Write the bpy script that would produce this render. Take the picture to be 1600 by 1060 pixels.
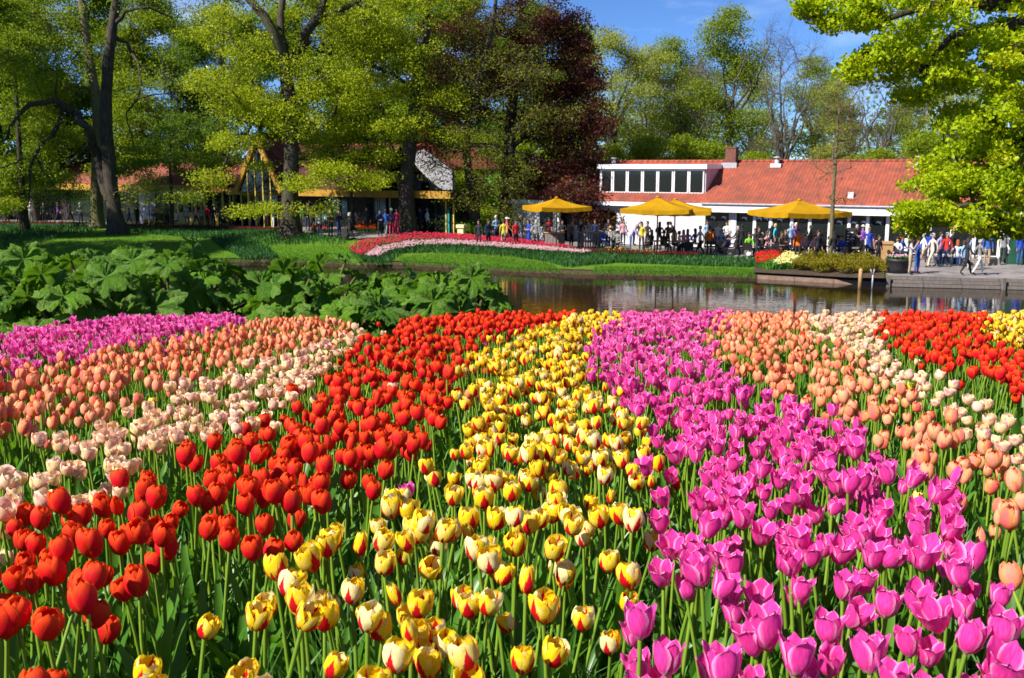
import bpy, bmesh, math, random
import numpy as np
from mathutils import Vector, Matrix, Euler

for o in list(bpy.data.objects):
    bpy.data.objects.remove(o)
scene = bpy.context.scene
COL = scene.collection
PI = math.pi
R = math.radians

# ------------------------------------------------------------------ camera
CZ = 5.65                      # the camera stands on a low mound, water level is z = 0
FPX = 1600 * 35 / 36
PITCH = math.atan((530 - 262) / FPX)
cam_data = bpy.data.cameras.new('camera')
cam_data.lens = 35
cam_data.sensor_width = 36
cam_data.clip_start = 0.05
cam_data.clip_end = 2000
cam = bpy.data.objects.new('camera', cam_data)
cam.location = (0, 0, CZ)
cam.rotation_euler = (PI / 2 - PITCH, 0, 0)
COL.objects.link(cam)
scene.camera = cam
cam_data.dof.use_dof = True
cam_data.dof.focus_distance = 3.2
cam_data.dof.aperture_fstop = 13

# ------------------------------------------------------------------ sky and sun
SUN_POS = Vector((-0.80, -0.52, 0.88)).normalized()
world = bpy.data.worlds.new('World')
scene.world = world
world.use_nodes = True
wn = world.node_tree
wn.nodes.clear()
sky = wn.nodes.new('ShaderNodeTexSky')
sky.sky_type = 'NISHITA'
sky.sun_disc = False
sky.sun_elevation = math.asin(SUN_POS.z)
sky.sun_rotation = math.atan2(SUN_POS.x, SUN_POS.y)
sky.altitude = 5000
sky.air_density = 1.0
sky.dust_density = 0.0
sky.ozone_density = 10.0
geo = wn.nodes.new('ShaderNodeTexCoord')
mp = wn.nodes.new('ShaderNodeMapping')
mp.inputs['Scale'].default_value = (2.2, 2.2, 9.0)
mp.inputs['Rotation'].default_value = (0.0, R(14), 0.0)
wn.links.new(geo.outputs['Generated'], mp.inputs['Vector'])
nz = wn.nodes.new('ShaderNodeTexNoise')
nz.inputs['Scale'].default_value = 1.6
nz.inputs['Detail'].default_value = 7
nz.inputs['Roughness'].default_value = 0.6
wn.links.new(mp.outputs['Vector'], nz.inputs['Vector'])
rp = wn.nodes.new('ShaderNodeValToRGB')
rp.color_ramp.elements[0].position = 0.52
rp.color_ramp.elements[0].color = (0, 0, 0, 1)
rp.color_ramp.elements[1].position = 0.80
rp.color_ramp.elements[1].color = (0.40, 0.40, 0.40, 1)
wn.links.new(nz.outputs['Fac'], rp.inputs['Fac'])
mx = wn.nodes.new('ShaderNodeMix')
mx.data_type = 'RGBA'
wn.links.new(rp.outputs['Color'], mx.inputs[0])
wn.links.new(sky.outputs['Color'], mx.inputs[6])
mx.inputs[7].default_value = (9.0, 9.6, 10.2, 1)
bg = wn.nodes.new('ShaderNodeBackground')
bg.inputs['Strength'].default_value = 0.088
wn.links.new(mx.outputs[2], bg.inputs['Color'])
wo = wn.nodes.new('ShaderNodeOutputWorld')
wn.links.new(bg.outputs[0], wo.inputs[0])

sun_data = bpy.data.lights.new('sun', 'SUN')
sun_data.energy = 5.0
sun_data.angle = R(0.53)
sun_data.color = (1.0, 0.945, 0.86)
sun = bpy.data.objects.new('sun', sun_data)
sun.rotation_euler = (-SUN_POS).to_track_quat('-Z', 'Y').to_euler()
sun.location = SUN_POS * 60
COL.objects.link(sun)

scene.view_settings.view_transform = 'Standard'
scene.view_settings.look = 'None'
scene.view_settings.exposure = 0.85
scene.view_settings.gamma = 1.0
scene.view_settings.use_curve_mapping = False
scene.render.engine = 'CYCLES'
scene.cycles.max_bounces = 7
scene.cycles.diffuse_bounces = 3
scene.cycles.glossy_bounces = 3
scene.cycles.transmission_bounces = 5
scene.cycles.transparent_max_bounces = 6
scene.cycles.caustics_reflective = False
scene.cycles.caustics_refractive = False
scene.cycles.sample_clamp_indirect = 6.0

# ------------------------------------------------------------------ pixel <-> world helpers (photo pixels, 1600 x 1060)
CP, SP = math.cos(PITCH), math.sin(PITCH)
def ray(px, py):
    a = (px - 800) / FPX
    b = -(py - 530) / FPX
    return np.array([a, CP + b * SP, -SP + b * CP])
def atdepth(px, py, y):
    r = ray(px, py); t = y / r[1]
    return np.array([r[0] * t, y, CZ + r[2] * t])
def onz(px, py, z):
    r = ray(px, py); t = (z - CZ) / r[2]
    return np.array([r[0] * t, r[1] * t, z])
def project(P):
    P = np.atleast_2d(P)
    d = P[:, 1] * CP - (P[:, 2] - CZ) * SP
    u = P[:, 1] * SP + (P[:, 2] - CZ) * CP
    return 800 + FPX * P[:, 0] / d, 530 - FPX * u / d, d
def sstep(a, b, x):
    t = np.clip((np.asarray(x, float) - a) / (b - a), 0, 1)
    return t * t * (3 - 2 * t)

# ------------------------------------------------------------------ terrain
SHORE_PX = [(-900, 417), (-300, 416), (0, 415), (200, 412), (400, 410), (560, 414), (640, 415), (780, 424), (900, 429), (1000, 431),
            (1100, 433), (1180, 435), (1300, 442), (1400, 448), (1500, 450), (1600, 452.5), (1800, 458), (2400, 475)]
SHORE = np.array([onz(a, b, 0.0)[:2] for a, b in SHORE_PX])
def shore_y(x):
    return np.interp(x, SHORE[:, 0], SHORE[:, 1])
def terr(x, y):
    """far bank height"""
    x = np.asarray(x, float); y = np.asarray(y, float)
    h = 0.45 + 0.75 * (1 - sstep(-11, 3, x)) - 0.32 * (1 - sstep(-22, -13, x))
    d = y - shore_y(x)
    k = sstep(15, 19, x)
    lo = 0.26 + 0.17 * k
    return lo + (h - lo) * sstep(0.5, 9 - 7.5 * k, d)
def head_drop(y):
    return np.interp(y, [0, 1.5, 2.5, 3.5, 5, 7, 9, 11], [0.66, 0.715, 0.80, 0.90, 0.985, 1.09, 1.33, 1.70])
def near_ground(x, y):
    """near mound with the tulip bed, falling to the pond"""
    x = np.asarray(x, float); y = np.asarray(y, float)
    t = CZ - head_drop(y) - 0.46
    left = 0.10 * sstep(2, 5.5, -x) * sstep(3, 6.5, y)
    slope = np.interp(y, [0, 11, 14, 18, 24, 31, 36], [0, 0, 0.42, 1.25, 2.3, 3.35, 4.5])
    return t - left - slope
def onterr(px, py, fn=terr):
    z = 0.5
    for _ in range(25):
        p = onz(px, py, z)
        z = 0.5 * z + 0.5 * float(fn(p[0], p[1]))
    p = onz(px, py, z)
    return p

# ------------------------------------------------------------------ mesh helpers
def link(o, parent=None):
    COL.objects.link(o)
    if parent is not None:
        o.parent = parent
    return o
def tag(o, label=None, cat=None, group=None, kind=None):
    if label: o['label'] = label
    if cat: o['category'] = cat
    if group: o['group'] = group
    if kind: o['kind'] = kind
    return o
def empty(name, loc, rz=0.0, label=None, cat=None, group=None):
    o = bpy.data.objects.new(name, None)
    o.empty_display_size = 0.1
    o.location = loc
    o.rotation_euler = (0, 0, rz)
    COL.objects.link(o)
    return tag(o, label, cat, group)
def npmesh(name, V, F, mats=(), uv=None, attrs=None, smooth=True, midx=None):
    """V (n,3); F (m,k) with k = 3 or 4, or a list of such arrays; uv per vertex; attrs {name: per-vertex floats}"""
    Fs = F if isinstance(F, list) else [F]
    Fs = [np.asarray(f, np.int32) for f in Fs if len(f)]
    me = bpy.data.meshes.new(name)
    V = np.asarray(V, np.float32)
    me.vertices.add(len(V))
    me.vertices.foreach_set('co', V.ravel())
    loops = np.concatenate([f.ravel() for f in Fs])
    tot = np.concatenate([np.full(len(f), f.shape[1], np.int32) for f in Fs])
    st = np.concatenate([[0], np.cumsum(tot)[:-1]]).astype(np.int32)
    me.loops.add(len(loops))
    me.loops.foreach_set('vertex_index', loops)
    me.polygons.add(len(tot))
    me.polygons.foreach_set('loop_start', st)
    me.polygons.foreach_set('loop_total', tot)
    me.polygons.foreach_set('use_smooth', np.full(len(tot), smooth, bool))
    if midx is not None:
        me.polygons.foreach_set('material_index', np.asarray(midx, np.int32))
    if uv is not None:
        l = me.uv_layers.new(name='UVMap')
        l.data.foreach_set('uv', np.asarray(uv, np.float32)[loops].ravel())
    for k, a in (attrs or {}).items():
        at = me.attributes.new(k, 'FLOAT', 'POINT')
        at.data.foreach_set('value', np.asarray(a, np.float32))
    me.update(calc_edges=True)
    for m in mats:
        me.materials.append(m)
    return me
def obj(name, me, parent=None, loc=(0, 0, 0), rot=(0, 0, 0), scale=None):
    o = bpy.data.objects.new(name, me)
    o.location = loc
    o.rotation_euler = rot
    if scale is not None:
        o.scale = scale if hasattr(scale, '__len__') else (scale,) * 3
    return link(o, parent)
class MB:
    """collects boxes, tubes and polygons into one mesh"""
    def __init__(s):
        s.v = []; s.f = []
    def add(s, v, f):
        b = len(s.v)
        s.v += [tuple(p) for p in v]
        s.f += [tuple(i + b for i in q) for q in f]
        return s
    def box(s, x0, x1, y0, y1, z0, z1):
        return s.add([(x0, y0, z0), (x1, y0, z0), (x1, y1, z0), (x0, y1, z0), (x0, y0, z1), (x1, y0, z1), (x1, y1, z1), (x0, y1, z1)],
                     [(0, 3, 2, 1), (4, 5, 6, 7), (0, 1, 5, 4), (1, 2, 6, 5), (2, 3, 7, 6), (3, 0, 4, 7)])
    def bar(s, a, b, w, h=None):
        """box section bar from a to b"""
        a = Vector(a); b = Vector(b); h = h or w
        d = (b - a).normalized()
        up = Vector((0, 0, 1)) if abs(d.z) < 0.95 else Vector((0, 1, 0))
        x = d.cross(up).normalized() * (w / 2); z = x.cross(d).normalized() * (h / 2)
        vs = []
        for p in (a, b):
            vs += [p - x - z, p + x - z, p + x + z, p - x + z]
        return s.add(vs, [(0, 1, 2, 3), (7, 6, 5, 4), (0, 4, 5, 1), (1, 5, 6, 2), (2, 6, 7, 3), (3, 7, 4, 0)])
    def tube(s, pts, rad, n=8, cap=True):
        V, F = tube_np(np.asarray(pts, float), np.asarray(rad if hasattr(rad, '__len__') else [rad] * len(pts), float), n)
        s.add(V.tolist(), F.tolist())
        if cap:
            b = len(s.v)
            s.f.append(tuple(b - 1 - i for i in range(n))[::-1])
            s.f.append(tuple(b - len(V) + i for i in range(n))[::-1])
        return s
    def lathe(s, prof, n=16, c=(0, 0)):
        """prof: list of (r, z)"""
        vs = []
        for r, z in prof:
            for k in range(n):
                a = 2 * PI * k / n
                vs.append((c[0] + r * math.cos(a), c[1] + r * math.sin(a), z))
        fs = []
        for i in range(len(prof) - 1):
            for k in range(n):
                k2 = (k + 1) % n
                fs.append((i * n + k, i * n + k2, (i + 1) * n + k2, (i + 1) * n + k))
        return s.add(vs, fs)
    def build(s, name, mat, parent=None, smooth=False, loc=(0, 0, 0), rot=(0, 0, 0)):
        me = bpy.data.meshes.new(name)
        me.from_pydata(s.v, [], s.f)
        if smooth:
            for p in me.polygons: p.use_smooth = True
        for m in (mat if isinstance(mat, (list, tuple)) else [mat]):
            me.materials.append(m)
        return obj(name, me, parent, loc, rot)
def tube_np(P, rad, n):
    """open tube along polyline P"""
    m = len(P)
    T = np.gradient(P, axis=0)
    T /= np.linalg.norm(T, axis=1)[:, None] + 1e-9
    ref = np.array([0.0, 0, 1]) if abs(T[:, 2]).mean() < 0.8 else np.array([1.0, 0.2, 0])
    X = np.cross(T, ref); X /= np.linalg.norm(X, axis=1)[:, None] + 1e-9
    Y = np.cross(T, X)
    a = np.arange(n) * 2 * PI / n
    V = P[:, None, :] + rad[:, None, None] * (np.cos(a)[None, :, None] * X[:, None, :] + np.sin(a)[None, :, None] * Y[:, None, :])
    i = np.arange(m - 1)[:, None] * n
    k = np.arange(n)[None, :]; k2 = (k + 1) % n
    F = np.stack([i + k, i + k2, i + n + k2, i + n + k], -1).reshape(-1, 4)
    return V.reshape(-1, 3), F
def box(parent, name, mat, x0, x1, y0, y1, z0, z1):
    return MB().box(x0, x1, y0, y1, z0, z1).build(name, mat, parent)
def inpoly(x, y, poly):
    poly = np.asarray(poly, float)
    x = np.asarray(x); y = np.asarray(y)
    c = np.zeros(x.shape, bool)
    j = len(poly) - 1
    for i in range(len(poly)):
        xi, yi = poly[i]; xj, yj = poly[j]
        with np.errstate(divide='ignore', invalid='ignore'):
            t = ((yi > y) != (yj > y)) & (x < (xj - xi) * (y - yi) / (yj - yi + 1e-12) + xi)
        c ^= t
        j = i
    return c

# ------------------------------------------------------------------ materials
def newmat(name):
    m = bpy.data.materials.new(name)
    m.use_nodes = True
    m.node_tree.nodes.clear()
    return m, m.node_tree
def nd(nt, t, ins=None, **props):
    n = nt.nodes.new(t)
    for k, v in props.items():
        setattr(n, k, v)
    for k, v in (ins or {}).items():
        if isinstance(v, bpy.types.NodeSocket):
            nt.links.new(v, n.inputs[k])
        else:
            n.inputs[k].default_value = v
    return n
def c4(c): return (c[0], c[1], c[2], 1)
def mixc(nt, fac, a, b):
    n = nt.nodes.new('ShaderNodeMix'); n.data_type = 'RGBA'
    for k, v in ((0, fac), (6, a), (7, b)):
        if isinstance(v, bpy.types.NodeSocket): nt.links.new(v, n.inputs[k])
        else: n.inputs[k].default_value = c4(v) if k else v
    return n.outputs[2]
def mth(nt, op, a, b=0.0, c=None, clamp=False):
    n = nt.nodes.new('ShaderNodeMath'); n.operation = op; n.use_clamp = clamp
    for k, v in enumerate((a, b) if c is None else (a, b, c)):
        if isinstance(v, bpy.types.NodeSocket): nt.links.new(v, n.inputs[k])
        else: n.inputs[k].default_value = v
    return n.outputs[0]
def maprange(nt, v, a, b, c=0.0, d=1.0, smooth=True):
    n = nd(nt, 'ShaderNodeMapRange', {'Value': v, 'From Min': a, 'From Max': b, 'To Min': c, 'To Max': d})
    if smooth: n.interpolation_type = 'SMOOTHSTEP'
    return n.outputs[0]
def noise(nt, scale, detail=4, rough=0.55, vec=None, coord='Object', stretch=None):
    if vec is None:
        tc = nt.nodes.new('ShaderNodeTexCoord'); vec = tc.outputs[coord]
    if stretch:
        m = nd(nt, 'ShaderNodeMapping', {'Vector': vec, 'Scale': stretch}); vec = m.outputs[0]
    return nd(nt, 'ShaderNodeTexNoise', {'Vector': vec, 'Scale': scale, 'Detail': detail, 'Roughness': rough}).outputs['Fac']
def out(nt, sh):
    o = nt.nodes.new('ShaderNodeOutputMaterial')
    nt.links.new(sh, o.inputs['Surface'])
def simple(name, c1, c2=None, scale=6.0, rough=0.6, bump=0.0, bscale=None, spec=0.4, metal=0.0, stretch=None, coord='Object'):
    m, nt = newmat(name)
    c2 = c2 or tuple(x * 0.72 for x in c1)
    f = maprange(nt, noise(nt, scale, 5, 0.6, coord=coord, stretch=stretch), 0.3, 0.7)
    col = mixc(nt, f, c1, c2)
    p = nd(nt, 'ShaderNodeBsdfPrincipled', {'Base Color': col, 'Roughness': rough, 'Specular IOR Level': spec, 'Metallic': metal})
    if bump:
        b = nd(nt, 'ShaderNodeBump', {'Strength': bump, 'Distance': 0.05, 'Height': noise(nt, bscale or scale * 3, 6, 0.65, coord=coord, stretch=stretch)})
        nt.links.new(b.outputs[0], p.inputs['Normal'])
    out(nt, p.outputs[0])
    return m
def leafy(name, c1, c2, trans=0.42, rough=0.5, c3=None, tcol=None, spec=0.25, c3at=0.80):
    """leaf: diffuse + translucent, colour spread by the per-leaf attribute rnd"""
    m, nt = newmat(name)
    a = nd(nt, 'ShaderNodeAttribute', attribute_name='rnd').outputs['Fac']
    col = mixc(nt, a, c1, c2)
    if c3:
        col = mixc(nt, maprange(nt, a, c3at, c3at + 0.06), col, c3)
    p = nd(nt, 'ShaderNodeBsdfPrincipled', {'Base Color': col, 'Roughness': rough, 'Specular IOR Level': spec})
    tc = mixc(nt, 0.5, col, tcol) if tcol else col
    t = nd(nt, 'ShaderNodeBsdfTranslucent', {'Color': tc})
    mx = nd(nt, 'ShaderNodeMixShader', {0: trans, 1: p.outputs[0], 2: t.outputs[0]})
    out(nt, mx.outputs[0])
    return m

# ================================================================== the setting
m_grass = None
def grass_mat():
    m, nt = newmat('lawn_grass')
    big = maprange(nt, noise(nt, 0.35, 4, 0.6), 0.35, 0.68)
    fine = maprange(nt, noise(nt, 7.0, 6, 0.75, stretch=(1, 0.35, 1)), 0.3, 0.7)
    c = mixc(nt, fine, (0.050, 0.150, 0.006), (0.095, 0.235, 0.009))
    c = mixc(nt, mth(nt, 'MULTIPLY', big, 0.55), c, (0.14, 0.20, 0.02))
    c = mixc(nt, maprange(nt, noise(nt, 2.2, 5, 0.7), 0.55, 0.72, 0, 0.5), c, (0.055, 0.13, 0.012))
    p = nd(nt, 'ShaderNodeBsdfPrincipled', {'Base Color': c, 'Roughness': 0.8, 'Specular IOR Level': 0.15})
    b = nd(nt, 'ShaderNodeBump', {'Strength': 0.8, 'Distance': 0.06, 'Height': noise(nt, 22, 6, 0.8)})
    nt.links.new(b.outputs[0], p.inputs['Normal'])
    out(nt, p.outputs[0])
    return m
m_grass = grass_mat()
m_soil = simple('garden_soil', (0.050, 0.034, 0.022), (0.022, 0.015, 0.010), 9, 0.95, 0.9, 30)
m_pave = simple('paving', (0.28, 0.25, 0.235), (0.15, 0.135, 0.13), 0.9, 0.85, 0.35, 20)
m_bank = simple('bank_earth', (0.085, 0.052, 0.03), (0.035, 0.024, 0.015), 3, 0.95, 0.9, 14)

def water_mat():
    m, nt = newmat('pond_water')
    h = mth(nt, 'ADD', noise(nt, 1.0, 3, 0.5, stretch=(0.9, 2.6, 1)), mth(nt, 'MULTIPLY', noise(nt, 5.0, 2, 0.5, stretch=(0.7, 2.2, 1)), 0.22))
    b = nd(nt, 'ShaderNodeBump', {'Strength': 0.13, 'Distance': 0.05, 'Height': h})
    p = nd(nt, 'ShaderNodeBsdfPrincipled', {'Base Color': (0.020, 0.014, 0.006, 1), 'Roughness': 0.02, 'IOR': 1.333, 'Specular IOR Level': 0.5, 'Normal': b.outputs[0]})
    out(nt, p.outputs[0])
    return m
xs = np.linspace(-140, 140, 15); ys = np.linspace(24, 66, 9)
def grid_mesh(name, xs, ys, fz, mats, smooth=True):
    X, Y = np.meshgrid(xs, ys)
    V = np.stack([X.ravel(), Y.ravel(), np.broadcast_to(fz(X, Y), X.shape).ravel()], 1)
    n = len(xs)
    i = (np.arange(len(ys) - 1)[:, None] * n + np.arange(n - 1)[None, :]).ravel()
    F = np.stack([i, i + 1, i + n + 1, i + n], 1)
    return npmesh(name, V, F, mats, smooth=smooth)
w = obj('pond_water', grid_mesh('pond_water', xs, ys, lambda X, Y: X * 0, [water_mat()]))
tag(w, 'dark green still pond reflecting the lawn and the white building', kind='structure')

rng = np.random.default_rng(5)
def ng(X, Y):
    return near_ground(X, Y) + 0.012 * np.sin(X * 9.1 + Y * 3.3) * np.sin(Y * 7.7 - X * 2.1)
xs = np.unique(np.concatenate([np.linspace(-140, -16, 20), np.linspace(-16, 16, 140), np.linspace(16, 140, 20)]))
ys = np.unique(np.concatenate([np.linspace(-40, 0, 12), np.linspace(0, 10, 60), np.linspace(10, 37, 40)]))
g = obj('bed_ground', grid_mesh('bed_ground', xs, ys, ng, [m_soil]))
tag(g, 'dark soil mound under the tulip bed', kind='structure')

# far bank as one sheet to the horizon, following the shoreline
xs = np.unique(np.concatenate([np.linspace(-600, -60, 25), np.linspace(-60, 50, 170), np.linspace(50, 600, 25)]))
ts = np.concatenate([[0, 0.25, 0.5, 1, 1.5, 2], np.linspace(3, 30, 37), np.linspace(34, 120, 20), [180, 300, 550, 900]])
X, T = np.meshgrid(xs, ts)
Y = shore_y(X) + T
Z = terr(X, Y)
Z = Z + 0.02 * np.sin(X * 1.3) * np.sin(Y * 1.1) * (T > 2.5) + 4.0 * sstep(45, 130, T)
V = np.stack([X.ravel(), Y.ravel(), Z.ravel()], 1)
n = len(xs)
i = (np.arange(len(ts) - 1)[:, None] * n + np.arange(n - 1)[None, :]).ravel()
tag(obj('lawn', npmesh('lawn', V, np.stack([i, i + 1, i + n + 1, i + n], 1), [m_grass])), 'bright green mown lawn on the far bank', kind='structure')
# earth face of the bank
xb = np.arange(-70, 40, 0.3)
yb = shore_y(xb)
zt = terr(xb, yb) + 0.015 * np.sin(xb * 7.3)
jit = rng.normal(0, 0.025, (3, len(xb)))
V = np.concatenate([np.stack([xb, yb + 0.10, zt + 0.012], 1), np.stack([xb, yb - 0.05 + jit[0], zt * 0.55 + jit[1]], 1), np.stack([xb, yb - 0.12 + jit[2], xb * 0 - 0.5], 1)])
n = len(xb)
i = (np.arange(2)[:, None] * n + np.arange(n - 1)[None, :]).ravel()
tag(obj('bank_edge', npmesh('bank_edge', V, np.stack([i, i + n, i + n + 1, i + 1], 1), [m_bank])), 'brown earth edge of the lawn at the waterline', kind='structure')

def strip_px(name, bottom, top, off, mat, rows=8, step=12, label=None):
    """ground sheet between two image curves, draped on the far bank"""
    b = np.array(bottom, float); t = np.array(top, float)
    pxs = np.arange(b[0, 0], b[-1, 0] + 1, step)
    V = []
    for r in range(rows + 1):
        for px in pxs:
            p0 = onterr(px, np.interp(px, b[:, 0], b[:, 1])); p1 = onterr(px, np.interp(px, t[:, 0], t[:, 1]))
            q = p0 + (p1 - p0) * r / rows
            V.append((q[0], q[1], float(terr(q[0], q[1])) + off))
    n = len(pxs)
    i = (np.arange(rows)[:, None] * n + np.arange(n - 1)[None, :]).ravel()
    o = obj(name, npmesh(name, np.array(V), np.stack([i, i + 1, i + n + 1, i + n], 1), [mat]))
    return tag(o, label, kind='structure')
strip_px('terrace_paving', [(-300, 352), (150, 354), (350, 358), (470, 363), (560, 375), (640, 369), (760, 374), (880, 384), (960, 393), (1080, 400), (1180, 407), (1240, 404), (1375, 416), (1384, 432.5), (1600, 438.5), (2200, 456)],
         [(-300, 333), (300, 338), (700, 350), (1000, 368), (1400, 372), (2200, 380)], 0.05, m_pave, 14, 8, 'grey paved path and terrace in front of the buildings')
strip_px('shrub_bed_soil', [(1178, 427.5), (1240, 431), (1330, 436), (1382, 437)], [(1178, 408), (1240, 405), (1330, 408), (1382, 416)], 0.062, m_bank, 6, 6, 'bare brown soil bed with shrubs at the water')

# ================================================================== small planting on the far bank (too small to pick apart)
def sample_px(poly, n, rng, lift=0.0, fn=terr):
    f = lambda x, y: fn(x, y) + lift
    P = np.array([onterr(a, b, f)[:2] for a, b in poly])
    lo, hi = P.min(0) - 0.3, P.max(0) + 0.3
    res = np.zeros((0, 2))
    while len(res) < n:
        q = lo + rng.random((n * 4, 2)) * (hi - lo)
        z = f(q[:, 0], q[:, 1])
        u, v, d = project(np.column_stack([q, z]))
        res = np.concatenate([res, q[inpoly(u, v, poly)]])
    return res[:n]
def blades(pts, rng, h=(0.22, 0.42), w=0.03, base=terr, lean=0.25):
    """narrow upright leaves: two-segment blades"""
    n = len(pts)
    a = rng.random(n) * 2 * PI
    H = rng.uniform(h[0], h[1], n)
    z = base(pts[:, 0], pts[:, 1])
    B = np.column_stack([pts, z])
    s = np.column_stack([np.cos(a), np.sin(a), 0 * a]) * (w * rng.uniform(0.7, 1.3, n))[:, None]
    la = rng.random(n) * 2 * PI
    L = np.column_stack([np.cos(la), np.sin(la), 0 * la]) * (H * rng.uniform(0, lean, n) * 2)[:, None]
    up = np.array([0, 0, 1.0])
    M_ = B + up * (H * 0.6)[:, None] + L * 0.3
    T_ = B + up * H[:, None] + L
    V = np.stack([B - s * 0.6, B + s * 0.6, M_ - s, M_ + s, T_], 1).reshape(-1, 3)
    k = np.arange(n) * 5
    Q = np.stack([k, k + 1, k + 3, k + 2], 1); Tt = np.stack([k + 2, k + 3, k + 4], 1)
    return V, Q, Tt, np.repeat(rng.random(n), 5)
m_daff = leafy('bulb_foliage', (0.022, 0.085, 0.022), (0.060, 0.170, 0.035), 0.35, 0.45)
def blade_bed(name, polys, label, rng, mat=None, h=(0.18, 0.34), w=0.026):
    Vs, Qs, Ts, rs, b = [], [], [], [], 0
    for poly, n in polys:
        V, Q, T, r = blades(sample_px(poly, n, rng), rng, h, w)
        Vs.append(V); Qs.append(Q + b); Ts.append(T + b); rs.append(r); b += len(V)
    o = obj(name, npmesh(name, np.concatenate(Vs), [np.concatenate(Qs), np.concatenate(Ts)], [mat or m_daff], attrs={'rnd': np.concatenate(rs)}))
    return tag(o, label, 'ground cover', kind='stuff')
rng = np.random.default_rng(11)
blade_bed('bulb_foliage', [([(-150, 346), (160, 350), (150, 362), (90, 372), (30, 392), (-150, 394)], 7000)], 'dark green bulb leaves left of the double-trunked tree', rng)
blade_bed('bulb_foliage', [([(195, 352), (340, 356), (440, 359), (470, 366), (546, 375), (540, 383), (400, 384), (290, 372), (200, 364)], 7500), ([(330, 374), (400, 380), (420, 390), (436, 405), (382, 406), (345, 388)], 2600)], 'band of dark bulb leaves behind the giant-leaved plants', rng)
blade_bed('bulb_foliage', [([(572, 398), (620, 388), (700, 381), (800, 384), (905, 394), (960, 399), (960, 412), (885, 419), (862, 412), (800, 402), (700, 396), (630, 398), (600, 414), (565, 410)], 7000)], 'dark bulb leaves in front of the pale pink tulip band', rng)
blade_bed('bulb_foliage', [([(905, 391), (1000, 397), (1180, 408), (1180, 419), (1050, 415), (955, 411), (905, 416)], 6500)], 'low green bulb hedge between the lawn and the terrace', rng)

m_blade = leafy('grass_blades', (0.050, 0.150, 0.008), (0.120, 0.270, 0.014), 0.35, 0.6)
blade_bed('lawn_grass', [([(30, 372), (160, 364), (300, 372), (345, 392), (385, 408), (200, 411), (20, 412)], 9000), ([(400, 384), (545, 384), (560, 412), (430, 409)], 7000), ([(620, 400), (700, 397), (800, 403), (862, 413), (880, 426), (780, 422), (630, 413)], 9000), ([(930, 417), (1050, 417), (1180, 421), (1180, 433), (1000, 429), (925, 427)], 8000),
    ([(20, 410.5), (380, 408), (560, 412), (640, 413), (780, 422), (900, 427), (1180, 433), (1180, 434.6), (900, 428.6), (780, 423.7), (640, 414.6), (560, 413.6), (380, 409.6), (20, 414)], 5000)], 'short grass blades roughening the lawn and its ragged water edge', rng, m_blade, h=(0.04, 0.11), w=0.012)

def far_flowers(name, polys, mat, label, rng, lift=0.42, r=0.045, hgt=0.085, cat='tulips'):
    """tiny egg-shaped blooms on stems, one mass"""
    Vs, Fs, Qs, rs, b = [], [], [], [], 0
    for poly, n in polys:
        p = sample_px(poly, n, rng, lift)
        z = terr(p[:, 0], p[:, 1]) + lift + rng.normal(0, 0.035, n)
        C = np.column_stack([p, z])
        a0 = rng.random(n) * 6.28
        ring = []
        for k in range(5):
            a = a0 + k * 2 * PI / 5
            ring.append(C + np.column_stack([np.cos(a), np.sin(a), 0 * a]) * r + np.array([0, 0, rng.uniform(-0.1, 0.2) * hgt]))
        bot = C - np.array([0, 0, hgt / 2]); top = C + np.array([0, 0, hgt / 2])
        sb = C - np.array([0, 0, lift]) ; 
        V = np.stack([bot, top] + ring + [sb - [0.008, 0, 0], sb + [0.008, 0, 0], bot + [0.008, 0, 0], bot - [0.008, 0, 0]], 1).reshape(-1, 3)
        k0 = np.arange(n)[:, None] * 11 + b
        for k in range(5):
            Fs.append(np.concatenate([k0 + 0, k0 + 2 + (k + 1) % 5, k0 + 2 + k], 1))
            Fs.append(np.concatenate([k0 + 1, k0 + 2 + k, k0 + 2 + (k + 1) % 5], 1))
        Qs.append(np.concatenate([k0 + 7, k0 + 8, k0 + 9, k0 + 10], 1))
        Vs.append(V); rs.append(np.repeat(rng.random(n), 11)); b += len(V)
    Fs = np.concatenate(Fs); Qs = np.concatenate(Qs)
    me = npmesh(name, np.concatenate(Vs), [Fs, Qs], [mat, m_daff], attrs={'rnd': np.concatenate(rs)}, midx=np.concatenate([np.zeros(len(Fs)), np.ones(len(Qs))]))
    return tag(obj(name, me), label, cat, kind='stuff')
m_fpink = leafy('far_pink_petals', (0.62, 0.015, 0.075), (0.80, 0.05, 0.10), 0.3)
m_fpale = leafy('far_pale_petals', (0.70, 0.36, 0.42), (0.76, 0.55, 0.56), 0.3)
m_fred = leafy('far_red_petals', (0.62, 0.008, 0.01), (0.75, 0.02, 0.01), 0.3)
m_fyel = leafy('far_pale_yellow_petals', (0.85, 0.76, 0.22), (0.88, 0.83, 0.42), 0.3)
m_fora = leafy('far_orange_petals', (0.75, 0.06, 0.01), (0.80, 0.13, 0.01), 0.3)
m_fdark = leafy('far_dark_petals', (0.12, 0.006, 0.012), (0.22, 0.010, 0.02), 0.3)
m_fgold = leafy('far_gold_petals', (0.80, 0.50, 0.01), (0.85, 0.62, 0.02), 0.3)
rng = np.random.default_rng(12)
far_flowers('far_pink_tulips', [([(545, 386), (560, 376), (600, 369), (650, 363), (720, 366), (800, 372), (870, 380), (903, 387), (860, 384), (780, 378), (700, 373), (640, 374), (590, 383), (575, 395), (558, 396)], 3000)], m_fpink, 'curved band of deep pink tulips on the far bank', rng)
far_flowers('far_pale_pink_tulips', [([(570, 398), (590, 386), (640, 376), (700, 374.5), (780, 379.5), (860, 386), (925, 392), (910, 394), (820, 387.5), (720, 381), (660, 381), (610, 390), (590, 399)], 2600)], m_fpale, 'curved band of pale pink tulips in front of the deep pink band', rng)
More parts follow.
